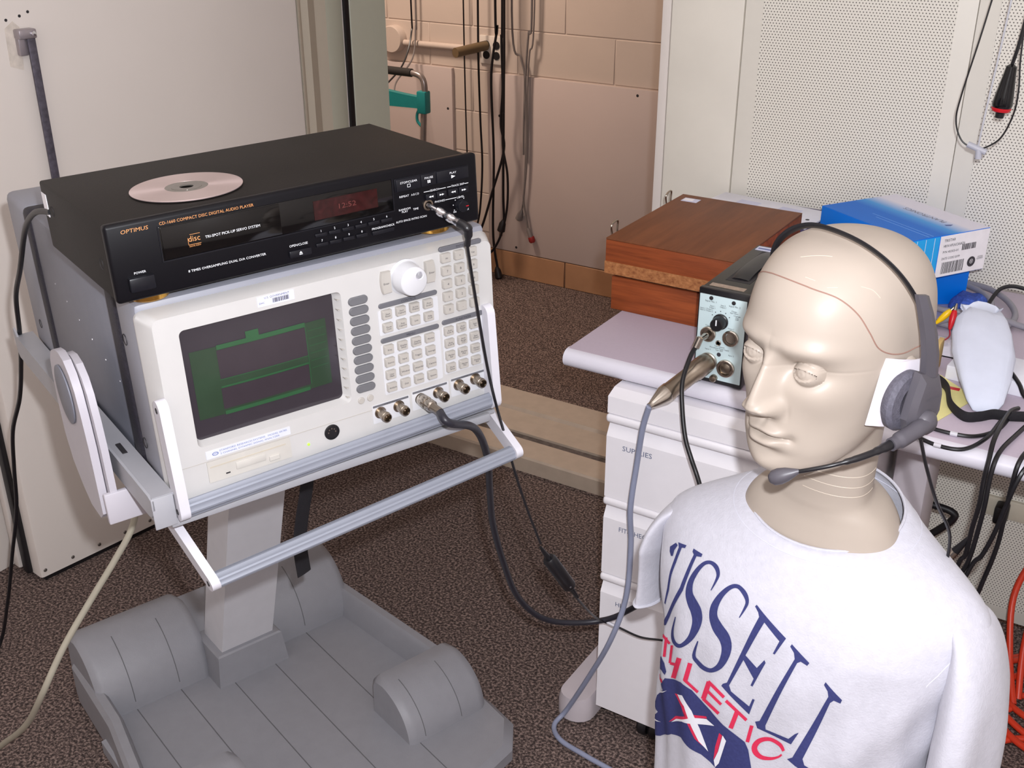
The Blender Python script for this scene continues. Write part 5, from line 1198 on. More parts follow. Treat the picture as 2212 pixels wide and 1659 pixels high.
# white absorbent pads between ear and headset
for i_, (o_, r_, sz) in enumerate(((Vector((0.0830, -0.002, -0.010)), -13, (0.029, 0.034)), (Vector((0.0862, 0.002, -0.006)), -6, (0.027, 0.030)))):
    pd = thing('absorbent_pad', ('white folded pad against the mannequin ear, larger lower one' if i_ == 0 else 'white square pad directly behind the ear cushion of the headset'), 'pad', M=HM @ Matrix.Translation(o_) @ Matrix.Rotation(rad(r_), 4, 'X'))
    g_ = G(); nn = 8; vv = []
    for x_ in (0.0, 0.0014):
        for a in range(nn+1):
            for b in range(nn+1):
                yy = -sz[0]+2*sz[0]*a/nn; zz = -sz[1]+2*sz[1]*b/nn
                bend = 0.008*max(0, -yy-0.012)/0.02
                vv.append((x_+0.0015*math.sin(60*yy)-bend*0.8+0.006*abs(zz/sz[1])**3*0, yy, zz))
    m1 = (nn+1)**2; ff_ = []
    for a in range(nn):
        for b in range(nn):
            q = (a*(nn+1)+b, a*(nn+1)+b+1, (a+1)*(nn+1)+b+1, (a+1)*(nn+1)+b); ff_.append(q[::-1]); ff_.append(tuple(v_+m1 for v_ in q))
    ed = [a*(nn+1) for a in range(nn+1)]+[nn*(nn+1)+b for b in range(1, nn+1)]+[a*(nn+1)+nn for a in range(nn-1, -1, -1)]+[b for b in range(nn-1, 0, -1)]
    for k_ in range(len(ed)):
        a, b = ed[k_], ed[(k_+1) % len(ed)]; ff_.append((a, b, b+m1, a+m1))
    obj('sheet', g_.add(vv, ff_), PAD, pd)

# ------------------------------------------------------------------ product boxes
def gradmat():
    """printed carton: blue fading to white along the box's own width"""
    m = bpy.data.materials.new('blue_white_carton'); m.use_nodes = True; N = m.node_tree.nodes; L = m.node_tree.links; b = N['Principled BSDF']
    b.inputs['Roughness'].default_value = 0.5; b.inputs['Specular IOR Level'].default_value = 0.3
    tc = N.new('ShaderNodeTexCoord'); s = N.new('ShaderNodeSeparateXYZ'); L.new(tc.outputs['Object'], s.inputs[0])
    mr = N.new('ShaderNodeMapRange'); mr.inputs[1].default_value = 0.0; mr.inputs[2].default_value = 0.18; L.new(s.outputs['Y'], mr.inputs[0])
    r = N.new('ShaderNodeValToRGB'); L.new(mr.outputs[0], r.inputs['Fac'])
    e = r.color_ramp.elements; e[0].position = 0.40; e[0].color = lin((0, 110, 214)); e[1].position = 0.78; e[1].color = lin((226, 224, 238))
    k = e.new(0.56); k.color = lin((70, 156, 228))
    L.new(r.outputs['Color'], b.inputs['Base Color'])
    return m
BLUE = mat('blue_carton', (0, 116, 224), 0.45, var=0.02, spec=0.3)
LBLUE = mat('light_blue_carton', (22, 166, 240), 0.3, var=0.02)
u_ = Vector((0.848, -0.53, 0)); v_ = Vector((0.53, 0.848, 0))
BO = Vector((-0.40, 1.913, 0.8175))-u_*0.235
BM_ = Matrix(((u_.x, v_.x, 0, BO.x), (u_.y, v_.y, 0, BO.y), (0, 0, 1, BO.z), (0, 0, 0, 1)))
tbx = thing('product_carton', 'blue and white printed carton with barcode label on top of the other blue carton', 'box', M=BM_, group='blue cartons on the desk')
bw, bd_, bh = 0.235, 0.180, 0.077
obj('carton', G().box((0, 0, 0), (bw, bd_, bh), 0.0008), BLUE, tbx)
obj('top_print', G().box((0.0008, 0.0008, bh), (bw-0.0008, bd_-0.0008, bh+0.0004)), gradmat(), tbx, smooth=0)
obj('end_print', G().box((bw, 0.002, 0.001), (bw+0.0004, 0.062, bh-0.001)), LBLUE, tbx, smooth=0)
lab = obj('end_label', G().box((bw, 0.064, 0.001), (bw+0.0006, bd_-0.001, bh-0.001)), LABELW, tbx, smooth=0)
ER_ = Matrix(((0, 0, 1), (1, 0, 0), (0, 1, 0)))
for (s, yy, zz, sz, wd) in (('TRISTAR', 0.086, 0.067, 0.007, 0.026), ('H81N H/PLN/CANADA', 0.098, 0.057, 0.007, 0.050), ('P/N 45303-01', 0.092, 0.046, 0.006, 0.036), ('DATE CODE 03/99', 0.094, 0.034, 0.006, 0.042)):
    text('lettering', s, sz, INK, lab, (bw+0.0009, yy, zz), rot=ER_, width=wd)
random.seed(5)
for (y0, y1, z0, z1) in ((0.118, 0.150, 0.044, 0.055), (0.076, 0.128, 0.006, 0.027)):
    g_ = G(); yy = y0
    while yy < y1:
        wd = random.choice((0.0008, 0.0014, 0.002)); g_.box((bw+0.0006, yy, z0), (bw+0.0009, yy+wd, z1)); yy += wd+random.choice((0.001, 0.0016))
    obj('barcode', g_, INK, lab, smooth=0)
obj('round_mark', G().lathe([(0.0095, 0), (0.0095, 0.0003), (0, 0.0003)], (bw+0.0006, 0.146, 0.019), (1, 0, 0), 20), INK, lab)
text('lettering', '\u00ae', 0.012, LABELW, lab, (bw+0.0011, 0.146, 0.019), rot=ER_)
text('lettering', 'CERTIFIED\nEQUIPMENT', 0.004, INK, lab, (bw+0.0009, 0.166, 0.024), rot=ER_, width=0.015)
for yy in (0.010, 0.030, 0.050):
    obj('print_line', G().box((bw+0.0004, yy, 0.002), (bw+0.0006, yy+0.0008, bh-0.002)), LABELW, tbx, smooth=0)
TR_ = Matrix(((1, 0, 0), (0, 1, 0), (0, 0, 1)))
obj('print_line', G().box((0.10, 0.040, bh+0.0004), (bw-0.004, 0.0405, bh+0.0006)).box((0.08, 0.050, bh+0.0004), (bw-0.004, 0.0504, bh+0.0006)), mat('pale_blue_ink', (150, 200, 245), 0.4), tbx, smooth=0)
text('brand_lettering', 'PLANTRONICS', 0.016, mat('grey_brand_ink', (120, 122, 140), 0.5), tbx, (0.130, 0.128, bh+0.0007), rot=Matrix.Rotation(rad(180), 3, 'Z'), width=0.10)
obj('brand_mark', G().prism([(0.190, 0.116), (0.196, 0.114), (0.200, 0.121), (0.196, 0.130), (0.193, 0.124)], bh+0.0004, bh+0.0007, 2), BLUEINK, tbx, smooth=0)
text('lettering', 'www.plantronics.com', 0.006, WHITEINK, tbx, (0.130, -0.0004, 0.060), width=0.055)
# lower carton
l_u = Vector((0.82, 0.57, 0)).normalized(); l_v = Vector((-l_u.y, l_u.x, 0))
LO = Vector((-0.3295, 2.0955, 0))-l_u*0.175
LO = Vector((-0.478, 1.990, ZD+0.0002))
LM = Matrix(((l_u.x, l_v.x, 0, LO.x), (l_u.y, l_v.y, 0, LO.y), (0, 0, 1, LO.z), (0, 0, 0, 1)))
lbx = thing('product_carton', 'plain bright blue carton lying under the printed one', 'box', M=LM, group='blue cartons on the desk')
obj('carton', G().box((0, 0, 0), (0.180, 0.075, 0.0815), 0.0008), BLUE, lbx)
obj('end_print', G().box((0.0, -0.0004, 0.001), (0.115, 0.0, 0.0805)), LBLUE, lbx, smooth=0)

# ------------------------------------------------------------------ papers behind the wooden case
bk = thing('binder', 'dark purple binder lying behind the wooden case', 'binder', (-0.74, 2.055, ZD))
obj('cover', G().box((-0.12, 0.0, 0.0), (0.112, 0.145, 0.103), 0.002), PURPLE, bk)
obj('pages', G().box((-0.115, 0.001, 0.008), (0.1125, 0.140, 0.094)), PURPLE, bk, smooth=0)
mn = thing('manual', 'white punched manual sheet lying on the purple binder', 'paper', M=Matrix.Translation((-0.740, 2.125, ZD+0.1035)) @ Matrix.Rotation(rad(-7), 4, 'Z'))
obj('sheets', G().box((-0.125, -0.060, 0), (0.118, 0.064, 0.004), 0.001), PAPERW, mn)
for xx in (0.098,):
    obj('punch_hole', G().lathe([(0.004, 0), (0.004, 0.0005), (0, 0.0005)], (xx, -0.010, 0.004), (0, 0, 1), 12), SLOT, mn)
for (xx, yy) in ((0.02, 0.01), (-0.07, 0.005)):
    obj('print_block', G().box((xx, yy, 0.004), (xx+0.045, yy+0.030, 0.0045)), LABELB, mn, smooth=0)
obj('emblem', G().lathe([(0.006, 0), (0.006, 0.0004), (0, 0.0004)], (-0.035, 0.0, 0.004), (0, 0, 1), 10), BLUEINK, mn)

# ------------------------------------------------------------------ clutter on the right of the desk
def cable(name, pts, r, m, label, cat='cable', n=8, seg=8, group=None, flat=None):
    P = spline(pts, n); o = Vector(pts[0])
    g_ = G().tube([p-o for p in P], r, seg, flat=flat)
    ob_ = obj(name, g_, m); ob_.location = o
    return tag(ob_, label, cat, group)
cable('power_cord', [(-0.345, 2.185, ZD+0.010), (-0.300, 2.165, ZD+0.012), (-0.258, 2.115, ZD+0.012), (-0.235, 2.055, ZD+0.010), (-0.240, 1.995, ZD+0.008), (-0.270, 1.958, ZD+0.008), (-0.320, 1.950, ZD+0.008), (-0.375, 1.965, ZD+0.007), (-0.395, 1.985, ZD+0.007)], 0.0055, GREYCOIL, 'outer turn of the grey power cord coiled on the desk by the wall', 'cord', 8, 10, 'turns of the grey cord')
cable('power_cord', [(-0.350, 2.150, ZD+0.020), (-0.310, 2.120, ZD+0.020), (-0.282, 2.075, ZD+0.020), (-0.278, 2.035, ZD+0.019), (-0.298, 2.005, ZD+0.019), (-0.345, 1.995, ZD+0.018), (-0.385, 2.010, ZD+0.018)], 0.0055, GREYCOIL, 'inner turn of the grey power cord beside the blue cloth bag', 'cord', 8, 10, 'turns of the grey cord')
cable('power_cord', [(-0.05, 2.045, ZD+0.0055), (-0.13, 2.035, ZD+0.0055), (-0.205, 2.018, ZD+0.0055), (-0.285, 1.985, ZD+0.026), (-0.365, 1.930, ZD+0.0055)], 0.0055, GREYCOIL, 'straight grey cord leaving the coil towards the right border', 'cord', 8, 10, 'turns of the grey cord')
bagm = thing('plastic_bag', 'clear plastic bag lying on the desk under the alligator clips', 'bag', (-0.325, 1.862, ZD))
g_ = G(); nn = 12; vv = []
for a in range(nn+1):
    for b in range(nn+1):
        h_ = 0.002+0.010*abs(math.sin(a*1.3+b*0.7))*math.sin(math.pi*a/nn)*math.sin(math.pi*b/nn)
        vv.append((-0.055+0.12*a/nn, -0.035+0.085*b/nn, h_))
g_.add(vv, [(a*(nn+1)+b, (a+1)*(nn+1)+b, (a+1)*(nn+1)+b+1, a*(nn+1)+b+1) for a in range(nn) for b in range(nn)])
g_.add([(-0.055, -0.035, 0), (0.065, -0.035, 0), (0.065, 0.05, 0), (-0.055, 0.05, 0)], [(0, 3, 2, 1)])
obj('film', g_, PLASTICBAG, bagm, 60)
bbag = thing('cloth_bag', 'rough blue cloth bag behind the grey cord coil', 'bag', (-0.318, 2.065, ZD))
loops = []
for zz, k in ((0, 1), (0.010, 1.02), (0.020, 0.92), (0.028, 0.62)):
    loops.append([(0.030*k*math.cos(a)+0.003*math.sin(5*a), 0.040*k*math.sin(a), zz+0.003*math.sin(3*a)*(zz > 0)) for a in [2*math.pi*i/26 for i in range(26)]])
obj('cloth', G().loft(loops), mat('rough_blue_cloth', (58, 88, 176), 0.9, var=0.3, scale=200, bump=0.6, bscale=400), bbag)
def clip(name, P, d, m, label):
    t_ = thing(name, label, 'clip', P)
    D_ = Vector(d).normalized()
    obj('boot', G().lathe([(0.0022, 0), (0.0032, 0.003), (0.0052, 0.012), (0.0062, 0.022), (0.0050, 0.030), (0.0034, 0.034)], (0, 0, 0), D_, 14), m, t_)
    obj('jaw', G().lathe([(0.0032, 0.034), (0.0028, 0.040), (0.0016, 0.046), (0, 0.0465)], (0, 0, 0), D_, 10), NICKELD, t_)
    return t_
clip('alligator_clip', (-0.343, 1.925, ZD+0.017), (0.55, 0.28, 0.72), YELLOW, 'yellow alligator clip on the desk beside the headset arm')
clip('alligator_clip', (-0.317, 1.915, ZD+0.015), (0.02, 0.42, 0.88), RED, 'red alligator clip standing next to the yellow one')
cable('test_lead', [(-0.317, 1.915, ZD+0.015), (-0.312, 1.895, ZD+0.012), (-0.312, 1.865, ZD+0.016), (-0.322, 1.835, ZD+0.016), (-0.345, 1.805, ZD+0.010), (-0.37, 1.79, ZD+0.004)], 0.0014, mat('crimson_wire', (176, 20, 50), 0.4), 'thin crimson wire trailing from the red clip', 'wire')
wc_ = thing('white_carton', 'flat white open carton under the wrapped pouch', 'box', M=Matrix.Translation((-0.215, 1.775, ZD)) @ Matrix.Rotation(rad(-4), 4, 'Z'))
obj('tray', G().box((-0.065, -0.04, 0), (0.075, 0.055, 0.024), 0.002), PAPERW, wc_)
pc = thing('pouch', 'pale blue-white wrapped pouch with crumpled top on the desk', 'pouch', (-0.197, 1.645, ZD))
PB = Vector((-0.006, -0.006, 0.004)); PT = Vector((-0.070, 0.228, 0.070)); sd_ = Vector((0.97, 0.24, 0)).normalized(); upv = Vector((0.05, -0.22, 0.97))
loops = []; nn = 30
for i_, (t_, w_, th_) in enumerate(((0.0, 0.016, 0.002), (0.06, 0.026, 0.007), (0.25, 0.037, 0.011), (0.48, 0.046, 0.014), (0.68, 0.045, 0.014), (0.84, 0.038, 0.013), (0.93, 0.031, 0.009), (0.97, 0.027, 0.006), (1.01, 0.033, 0.008))):
    c_ = PB+(PT-PB)*t_+Vector((0, 0, th_))
    loops.append([c_+sd_*(w_*(1 if math.cos(a) > 0 else -1)*abs(math.cos(a))**0.7*(1+0.05*math.sin(5*a+i_)))+upv*(th_*math.sin(a)*(0.75+0.45*abs(math.sin(4*a+i_*0.9))))+(PT-PB).normalized()*(0.006*math.sin(4*a+i_) if i_ > 5 else 0) for a in [2*math.pi*k/nn for k in range(nn)]])
obj('wrap', G().loft(loops), POUCH, pc, 70)
yp = thing('yellow_paper', 'pale yellow paper sheet with a red mark beside the headset', 'paper', (-0.28, 1.66, ZD))
obj('sheet', G().prism([(-0.055, 0.085), (-0.010, 0.088), (0.056, 0.030), (0.018, -0.100), (-0.055, -0.085)], 0.0003, 0.0012, 2), PAPERY, yp, smooth=0)
obj('red_mark', G().box((0.006, 0.042, 0.0012), (0.028, 0.052, 0.0015)), RED, yp, smooth=0)
cf = thing('cardboard_flap', 'brown cardboard flap standing beside the yellow paper', 'cardboard', (-0.304, 1.770, ZD))
obj('flap', G().box((-0.004, -0.016, 0), (0.004, 0.016, 0.050), 0.001), mat('kraft_board', (206, 176, 116), 0.8), cf)
VEL = mat('black_velcro', (24, 22, 28), 0.85, bump=0.5, bscale=500)
cable('cable_tie_strap', [(-0.300, 1.712, ZD+0.012), (-0.280, 1.699, ZD+0.012), (-0.266, 1.680, ZD+0.011), (-0.250, 1.632, ZD+0.009), (-0.224, 1.603, ZD+0.008), (-0.204, 1.612, ZD+0.009), (-0.188, 1.626, ZD+0.011), (-0.169, 1.629, ZD+0.012), (-0.130, 1.648, ZD+0.012), (-0.08, 1.67, ZD+0.009)], 0.004, VEL, 'wide black fabric strap snaking over the yellow paper', 'strap', flat=(0.003, 0.0085))
cable('audio_cord', [(-0.300, 1.565, ZD+0.004), (-0.266, 1.549, ZD+0.004), (-0.225, 1.546, ZD+0.004), (-0.196, 1.556, ZD+0.004), (-0.174, 1.590, ZD+0.005), (-0.167, 1.635, ZD+0.006)], 0.0030, CORD, 'black cord with a white band curving along the desk, rear of two', 'cord')
cable('audio_cord', [(-0.305, 1.530, ZD+0.004), (-0.275, 1.515, ZD+0.003), (-0.238, 1.508, ZD-0.001), (-0.203, 1.513, ZD+0.001), (-0.181, 1.547, ZD+0.010), (-0.173, 1.617, ZD+0.011), (-0.160, 1.650, ZD+0.008)], 0.0030, CORD, 'black cord with a white band nearest the desk front edge', 'cord')
tag(obj('cord_band', G().lathe([(0.0036, -0.005), (0.0036, 0.005)], (-0.225, 1.546, ZD+0.004), (1, 0.06, 0), 10), WHITEP), 'white band around the rear black cord', 'band', 'white cord bands')
tag(obj('cord_band', G().lathe([(0.0036, -0.005), (0.0036, 0.005)], (-0.238, 1.508, ZD-0.001), (1, 0, 0), 10), WHITEP), 'white band around the black cord nearest the desk edge', 'band', 'white cord bands')
over = [((-0.160, 1.660, ZD+0.014), (-0.168, 1.626, ZD+0.018), (-0.170, 1.542, ZD+0.016), (-0.168, 1.506, ZD-0.004), (-0.168, 1.498, 0.703), (-0.167, 1.494, 0.666), (-0.170, 1.495, 0.626), (-0.172, 1.497, 0.579), (-0.181, 1.500, 0.540), (-0.20, 1.53, 0.30), (-0.18, 1.58, 0.006)),
        ((-0.140, 1.630, ZD+0.006), (-0.148, 1.587, ZD+0.006), (-0.157, 1.533, ZD+0.006), (-0.160, 1.506, ZD-0.003), (-0.161, 1.498, 0.705), (-0.160, 1.494, 0.668), (-0.162, 1.495, 0.621), (-0.166, 1.497, 0.572), (-0.178, 1.51, 0.50), (-0.19, 1.55, 0.25), (-0.16, 1.62, 0.006)),
        ((-0.080, 1.600, ZD+0.006), (-0.108, 1.545, ZD+0.006), (-0.120, 1.508, ZD-0.001), (-0.127, 1.496, 0.712), (-0.134, 1.493, 0.669), (-0.140, 1.493, 0.629), (-0.150, 1.495, 0.587), (-0.163, 1.498, 0.555), (-0.19, 1.53, 0.40), (-0.23, 1.60, 0.006)),
        ((-0.105, 1.600, ZD+0.006), (-0.122, 1.545, ZD+0.012), (-0.130, 1.507, ZD+0.004), (-0.132, 1.500, 0.700), (-0.133, 1.505, 0.653), (-0.134, 1.510, 0.609), (-0.138, 1.515, 0.569), (-0.146, 1.52, 0.515), (-0.16, 1.54, 0.40), (-0.15, 1.62, 0.10), (-0.10, 1.68, 0.006))]
for p, s in zip(over, ('black cord dropping over the desk front edge, leftmost of four', 'black cord dropping over the desk edge, second of four', 'black cord dropping over the desk edge nearest the right border', 'black cord dropping over the desk edge, third of four')):
    cable('audio_cord', p, 0.0034, CORD, s, 'cord')
cable('audio_cord', [(-0.260, 1.876, ZD+0.075), (-0.258, 1.895, ZD+0.088), (-0.248, 1.915, ZD+0.104), (-0.225, 1.925, ZD+0.108), (-0.195, 1.915, ZD+0.100), (-0.15, 1.88, ZD+0.06), (-0.11, 1.85, ZD+0.01)], 0.0034, CORD, 'black cord looping up out of the wrapped pouch', 'cord')
cable('audio_cord', [(-0.190, 1.755, ZD+0.028), (-0.172, 1.725, ZD+0.024), (-0.158, 1.705, ZD+0.014), (-0.13, 1.69, ZD+0.008), (-0.09, 1.68, ZD+0.006)], 0.0034, CORD, 'black cord leaving the white carton towards the right', 'cord')
jk = thing('plug', 'black plug with a bright metal ring on the cords under the desk', 'plug', (-0.186, 1.497, 0.580))
obj('ring', G().lathe([(0.0062, 0), (0.0062, 0.012)], (0, 0, 0), (-0.45, -0.1, -0.85), 14), NICKEL, jk)
obj('barrel', G().lathe([(0.0055, 0.012), (0.0055, 0.026), (0.003, 0.03)], (0, 0, 0), (-0.45, -0.1, -0.85), 14), BLACKP, jk)
obj('boot', G().lathe([(0.0062, 0.0), (0.0046, 0.015), (0.0032, 0.030)], (0, 0, 0), (0.45, 0.05, 0.85), 14), BLACKP, jk)
# floor tube, wall socket plate, orange cord coil
cable('bent_tube', [(-0.52, 1.96, 0.012), (-0.50, 1.97, 0.20), (-0.47, 1.98, 0.33), (-0.40, 2.0, 0.355), (-0.30, 2.0, 0.357), (-0.266, 2.0, 0.352), (-0.264, 2.0, 0.338), (-0.285, 2.0, 0.308), (-0.33, 2.0, 0.255), (-0.40, 1.99, 0.16), (-0.44, 1.98, 0.012)], 0.0072, BLACK, 'thick black bent tube under the desk in front of the perforated wall', 'tube', 8, 12)
op = thing('outlet_strip', 'beige outlet plate with black plug low on the perforated wall', 'outlet', (-0.20, 2.222, 0.27))
obj('plate', G().box((-0.042, -0.010, -0.022), (0.045, 0.0005, 0.022), 0.003), mat('beige_plate', (206, 198, 180), 0.45), op)
obj('plug', G().box((-0.014, -0.045, -0.020), (0.012, -0.010, 0.020), 0.005), BLACK, op)
random.seed(21)
for i_, (cx_, cy_, rr, zz, a0, nturn) in enumerate(((0.03, 2.02, 0.17, 0.010, 0, 1), (0.05, 1.98, 0.19, 0.020, 20, 1), (0.02, 1.86, 0.17, 0.010, 60, 1), (0.04, 1.92, 0.16, 0.030, 90, 1), (0.03, 1.74, 0.15, 0.010, 40, 1), (0.05, 1.82, 0.18, 0.021, 140, 1))):
    pts = []
    for k in range(25):
        a = rad(a0)+2*math.pi*k/24*0.97
        pts.append((cx_+rr*math.cos(a), cy_+rr*0.8*math.sin(a), zz+0.008*math.sin(2*a+i_)+0.004))
    cable('extension_cord', pts, 0.0065, ORANGE, ('orange cord loop on the carpet nearest the wall', 'orange cord loop just before the rearmost loop', 'orange cord loop in the middle of the heap', 'orange cord loop lying over the middle of the heap', 'orange cord loop nearest the shirt', 'orange cord loop lying across the front of the heap')[i_], 'cord', 4, 10, 'orange cord loops on the carpet')
cable('extension_cord', [(-0.085, 1.93, 0.02), (-0.115, 2.0, 0.08), (-0.135, 2.06, 0.17), (-0.115, 2.09, 0.25), (-0.07, 2.10, 0.29), (-0.01, 2.10, 0.28), (0.05, 2.08, 0.20), (0.08, 2.03, 0.02)], 0.0065, ORANGE, 'tall upright orange cord loop standing against the wall', 'cord', 6, 10)
cable('extension_cord', [(-0.080, 1.95, 0.02), (-0.095, 2.02, 0.10), (-0.09, 2.08, 0.165), (-0.05, 2.10, 0.19), (0.0, 2.09, 0.15), (0.03, 2.06, 0.02)], 0.0065, ORANGE, 'lower upright orange cord loop inside the tall one', 'cord', 6, 10)

# ------------------------------------------------------------------ hanging push button by the wall
rb = thing('push_button_handset', 'black bulb-shaped hand switch with red ring hanging at the wall', 'switch', (-0.318, 2.03, 1.10))
obj('handle', G().lathe([(0.0105, 0.004), (0.0150, 0.008), (0.0165, 0.014), (0.0150, 0.028), (0.0095, 0.066), (0.0085, 0.076), (0.0030, 0.080)], (0, 0, 0), (0.06, 0, 1), 28), mat('glossy_black', (16, 16, 20), 0.12), rb)
obj('red_ring', G().lathe([(0.0140, 0.003), (0.0160, 0.0065), (0.0160, 0.0085), (0.0150, 0.0095)], (0, 0, 0), (0.06, 0, 1), 28), RED, rb)
obj('button', G().lathe([(0.0, -0.009), (0.007, -0.008), (0.0075, 0.0), (0.0130, 0.0025), (0.0130, 0.005)], (0, 0, 0), (0.06, 0, 1), 24), BLACKP, rb)
cable('handset_cord', [(-0.3135, 2.03, 1.178), (-0.308, 2.03, 1.22), (-0.305, 2.04, 1.30), (-0.305, 2.08, 1.5), (-0.305, 2.15, 1.8), (-0.305, 2.22, 2.05)], 0.0030, CORD, 'black cord from which the hand switch hangs', 'cord')
cable('loop_cord', [(-0.345, 2.15, 1.75), (-0.352, 2.05, 1.40), (-0.362, 2.01, 1.25), (-0.378, 2.0, 1.13), (-0.380, 2.0, 1.085), (-0.366, 2.0, 1.054), (-0.345, 2.0, 1.044), (-0.330, 2.0, 1.045), (-0.306, 2.0, 1.065), (-0.293, 2.0, 1.105), (-0.292, 2.0, 1.145), (-0.300, 2.01, 1.20), (-0.305, 2.03, 1.29), (-0.306, 2.10, 1.60), (-0.306, 2.15, 1.80)], 0.0014, CORD, 'thin black cord loop passing through the grey clip on the wall', 'cord')
cl = thing('cord_clip', 'grey plastic T-shaped clip holding the thin cord loop', 'clip', (-0.338, 2.0, 1.043))
obj('clip_body', G().tube([(-0.017, 0, 0.006), (0.014, 0, -0.004)], 0.0052, 12).tube([(0.002, 0, 0.0), (0.0035, 0, -0.016)], 0.0055, 12), mat('grey_clip', (186, 188, 200), 0.4), cl)
obj('rod', G().tube(spline([(0.0, 0, 0.004), (0.002, 0, 0.06), (0.006, 0.03, 0.25), (0.008, 0.10, 0.7)], 6), 0.0016, 8), mat('pale_rod', (196, 198, 206), 0.35), cl)

# ------------------------------------------------------------------ hall: conduit, outlet, hand truck, hanging cords
jb = thing('junction_box', 'round cream junction box on the block wall with a conduit', 'junction box', (-3.167, YH, 0.742))
obj('cover', G().lathe([(0.058, 0.0), (0.058, 0.040), (0.054, 0.046), (0, 0.046)], (0, 0, 0), (0, -1, 0), 36), HALLWALL, jb)
obj('conduit', G().tube([(0.05, -0.020, -0.012), (0.45, -0.020, -0.008)], 0.0135, 14), HALLWALL, jb)
ol = thing('wall_outlet', 'white four-socket outlet plate on the block wall', 'outlet', (-2.66, YH-0.003, 0.734))
obj('plate', G().box((-0.060, -0.010, -0.058), (0.060, 0.0, 0.058), 0.004), mat('outlet_plate', (216, 206, 196), 0.4), ol)
for xx in (-0.025, 0.025):
    for zz in (-0.021, 0.021):
        obj('socket', G().lathe([(0.0165, 0.0), (0.0165, 0.003), (0, 0.003)], (xx, -0.010, zz), (0, -1, 0), 20), BLACK, ol)
bp_ = thing('brown_adapter', 'brown cylindrical adapter sticking out of the outlet', 'adapter', (-2.685, YH-0.016, 0.752))
obj('cylinder', G().tube([(0, 0, 0), (-0.045, -0.16, -0.012)], 0.020, 18), BROWN, bp_)
ht = thing('hand_truck', 'folding hand truck with grey tube frame and teal plastic brackets in the hall', 'hand truck', (-2.76, 3.7, -0.25))
obj('tube_frame', G().tube(spline([(0.0, 0.0, 0.05), (-0.01, 0, 0.50), (0.005, 0, 0.80), (0.012, 0, 0.87), (0.0, 0, 0.915), (-0.04, 0, 0.93), (-0.12, 0, 0.932), (-0.26, 0, 0.932), (-0.36, 0, 0.93), (-0.39, 0, 0.90), (-0.385, 0, 0.80), (-0.385, 0, 0.05)], 6), 0.0125, 12), TUBEG, ht)
obj('grip', G().tube([(-0.05, 0, 0.931), (-0.33, 0, 0.932)], 0.0165, 14), mat('black_foam_grip', (38, 34, 32), 0.8), ht)
obj('bracket', G().box((-0.018, -0.02, 0.775), (0.026, 0.02, 0.865), 0.006).prism([(-0.30, 0.785), (-0.012, 0.795), (-0.012, 0.840), (-0.10, 0.845), (-0.30, 0.862)], -0.014, 0.014, 1), TEAL, ht)
obj('hook', G().tube(spline([(-0.012, 0, 0.800), (-0.030, 0, 0.770), (-0.030, 0, 0.740), (-0.012, 0, 0.722)], 6), 0.006, 8), TEAL, ht)
obj('toe_plate', G().box((-0.40, -0.22, 0.0), (0.02, 0.0, 0.008)).box((-0.40, -0.015, 0.0), (0.02, 0.0, 0.06)), TUBEG, ht)
for xx in (-0.42, 0.03):
    obj('wheel', G().lathe([(0.05, 0), (0.055, 0.005), (0.055, 0.022), (0.05, 0.027)], (xx-0.013, 0.03, 0.056), (1, 0, 0), 24), BLACK, ht)
YC = 4.035
def hang(pts, r, m, label, grp=None): return cable('hanging_cord', [(x_, y_, z_) for x_, y_, z_ in pts], r, m, label, 'cord', 8, 6, grp)
GREYH = mat('grey_cord', (118, 110, 108), 0.5)
hang([(-3.06, YC, 2.2), (-3.055, YC, 0.95), (-3.058, YC, 0.78), (-3.035, YC-0.1, 0.66), (-3.02, YC-0.25, 0.59), (-2.99, YC-0.30, 0.55)], 0.004, CORD, 'black cord hanging behind the hand truck, leftmost of all')
hang([(-3.02, YC, 2.2), (-3.03, YC, 0.93), (-3.035, YC, 0.80), (-3.02, YC-0.05, 0.68), (-3.00, YC-0.2, 0.60), (-2.97, YC-0.25, 0.53)], 0.004, GREYH, 'grey cord hanging behind the hand truck grip')
hang([(-2.785, YC, 2.2), (-2.783, YC, 0.93), (-2.782, YC, 0.60), (-2.778, YC, 0.30), (-2.77, YC, 0.0)], 0.0035, CORD, 'thin black cord hanging between the hand truck and outlet')
hang([(-2.69, YC-0.02, 2.2), (-2.697, YC-0.02, 0.93), (-2.698, YC-0.02, 0.70), (-2.692, YC-0.02, 0.45), (-2.685, YC-0.02, 0.25), (-2.70, YC-0.02, 0.05), (-2.725, YC-0.02, -0.05)], 0.005, CORD, 'black cord passing in front of the left sockets of the outlet')
hang([(-2.61, YC-0.02, 2.2), (-2.612, YC-0.02, 0.92), (-2.603, YC-0.02, 0.84), (-2.625, YC-0.02, 0.72), (-2.635, YC-0.02, 0.60), (-2.625, YC-0.02, 0.30), (-2.632, YC-0.02, 0.0), (-2.625, YC-0.02, -0.12), (-2.60, YC-0.03, -0.21)], 0.006, CORD, 'thick black cord running straight down to a plug near the tiles')
pg = thing('cord_plug', 'black plug at the end of the thick straight cord near the floor', 'plug', (-2.60, YC-0.03, -0.225))
obj('body', G().lathe([(0.006, 0.03), (0.014, 0.015), (0.018, -0.02), (0.012, -0.025)], (0, 0, 0), (-0.25, 0, 1), 12), BLACK, pg)
hang([(-2.560, YC-0.04, 2.2), (-2.565, YC-0.04, 0.93), (-2.570, YC-0.04, 0.80), (-2.565, YC-0.04, 0.60), (-2.575, YC-0.04, 0.45), (-2.560, YC-0.04, 0.34), (-2.62, YC-0.04, 0.15), (-2.67, YC-0.04, 0.0), (-2.70, YC-0.04, -0.06)], 0.006, CORD, 'black cord crossing diagonally in front of the straight one')
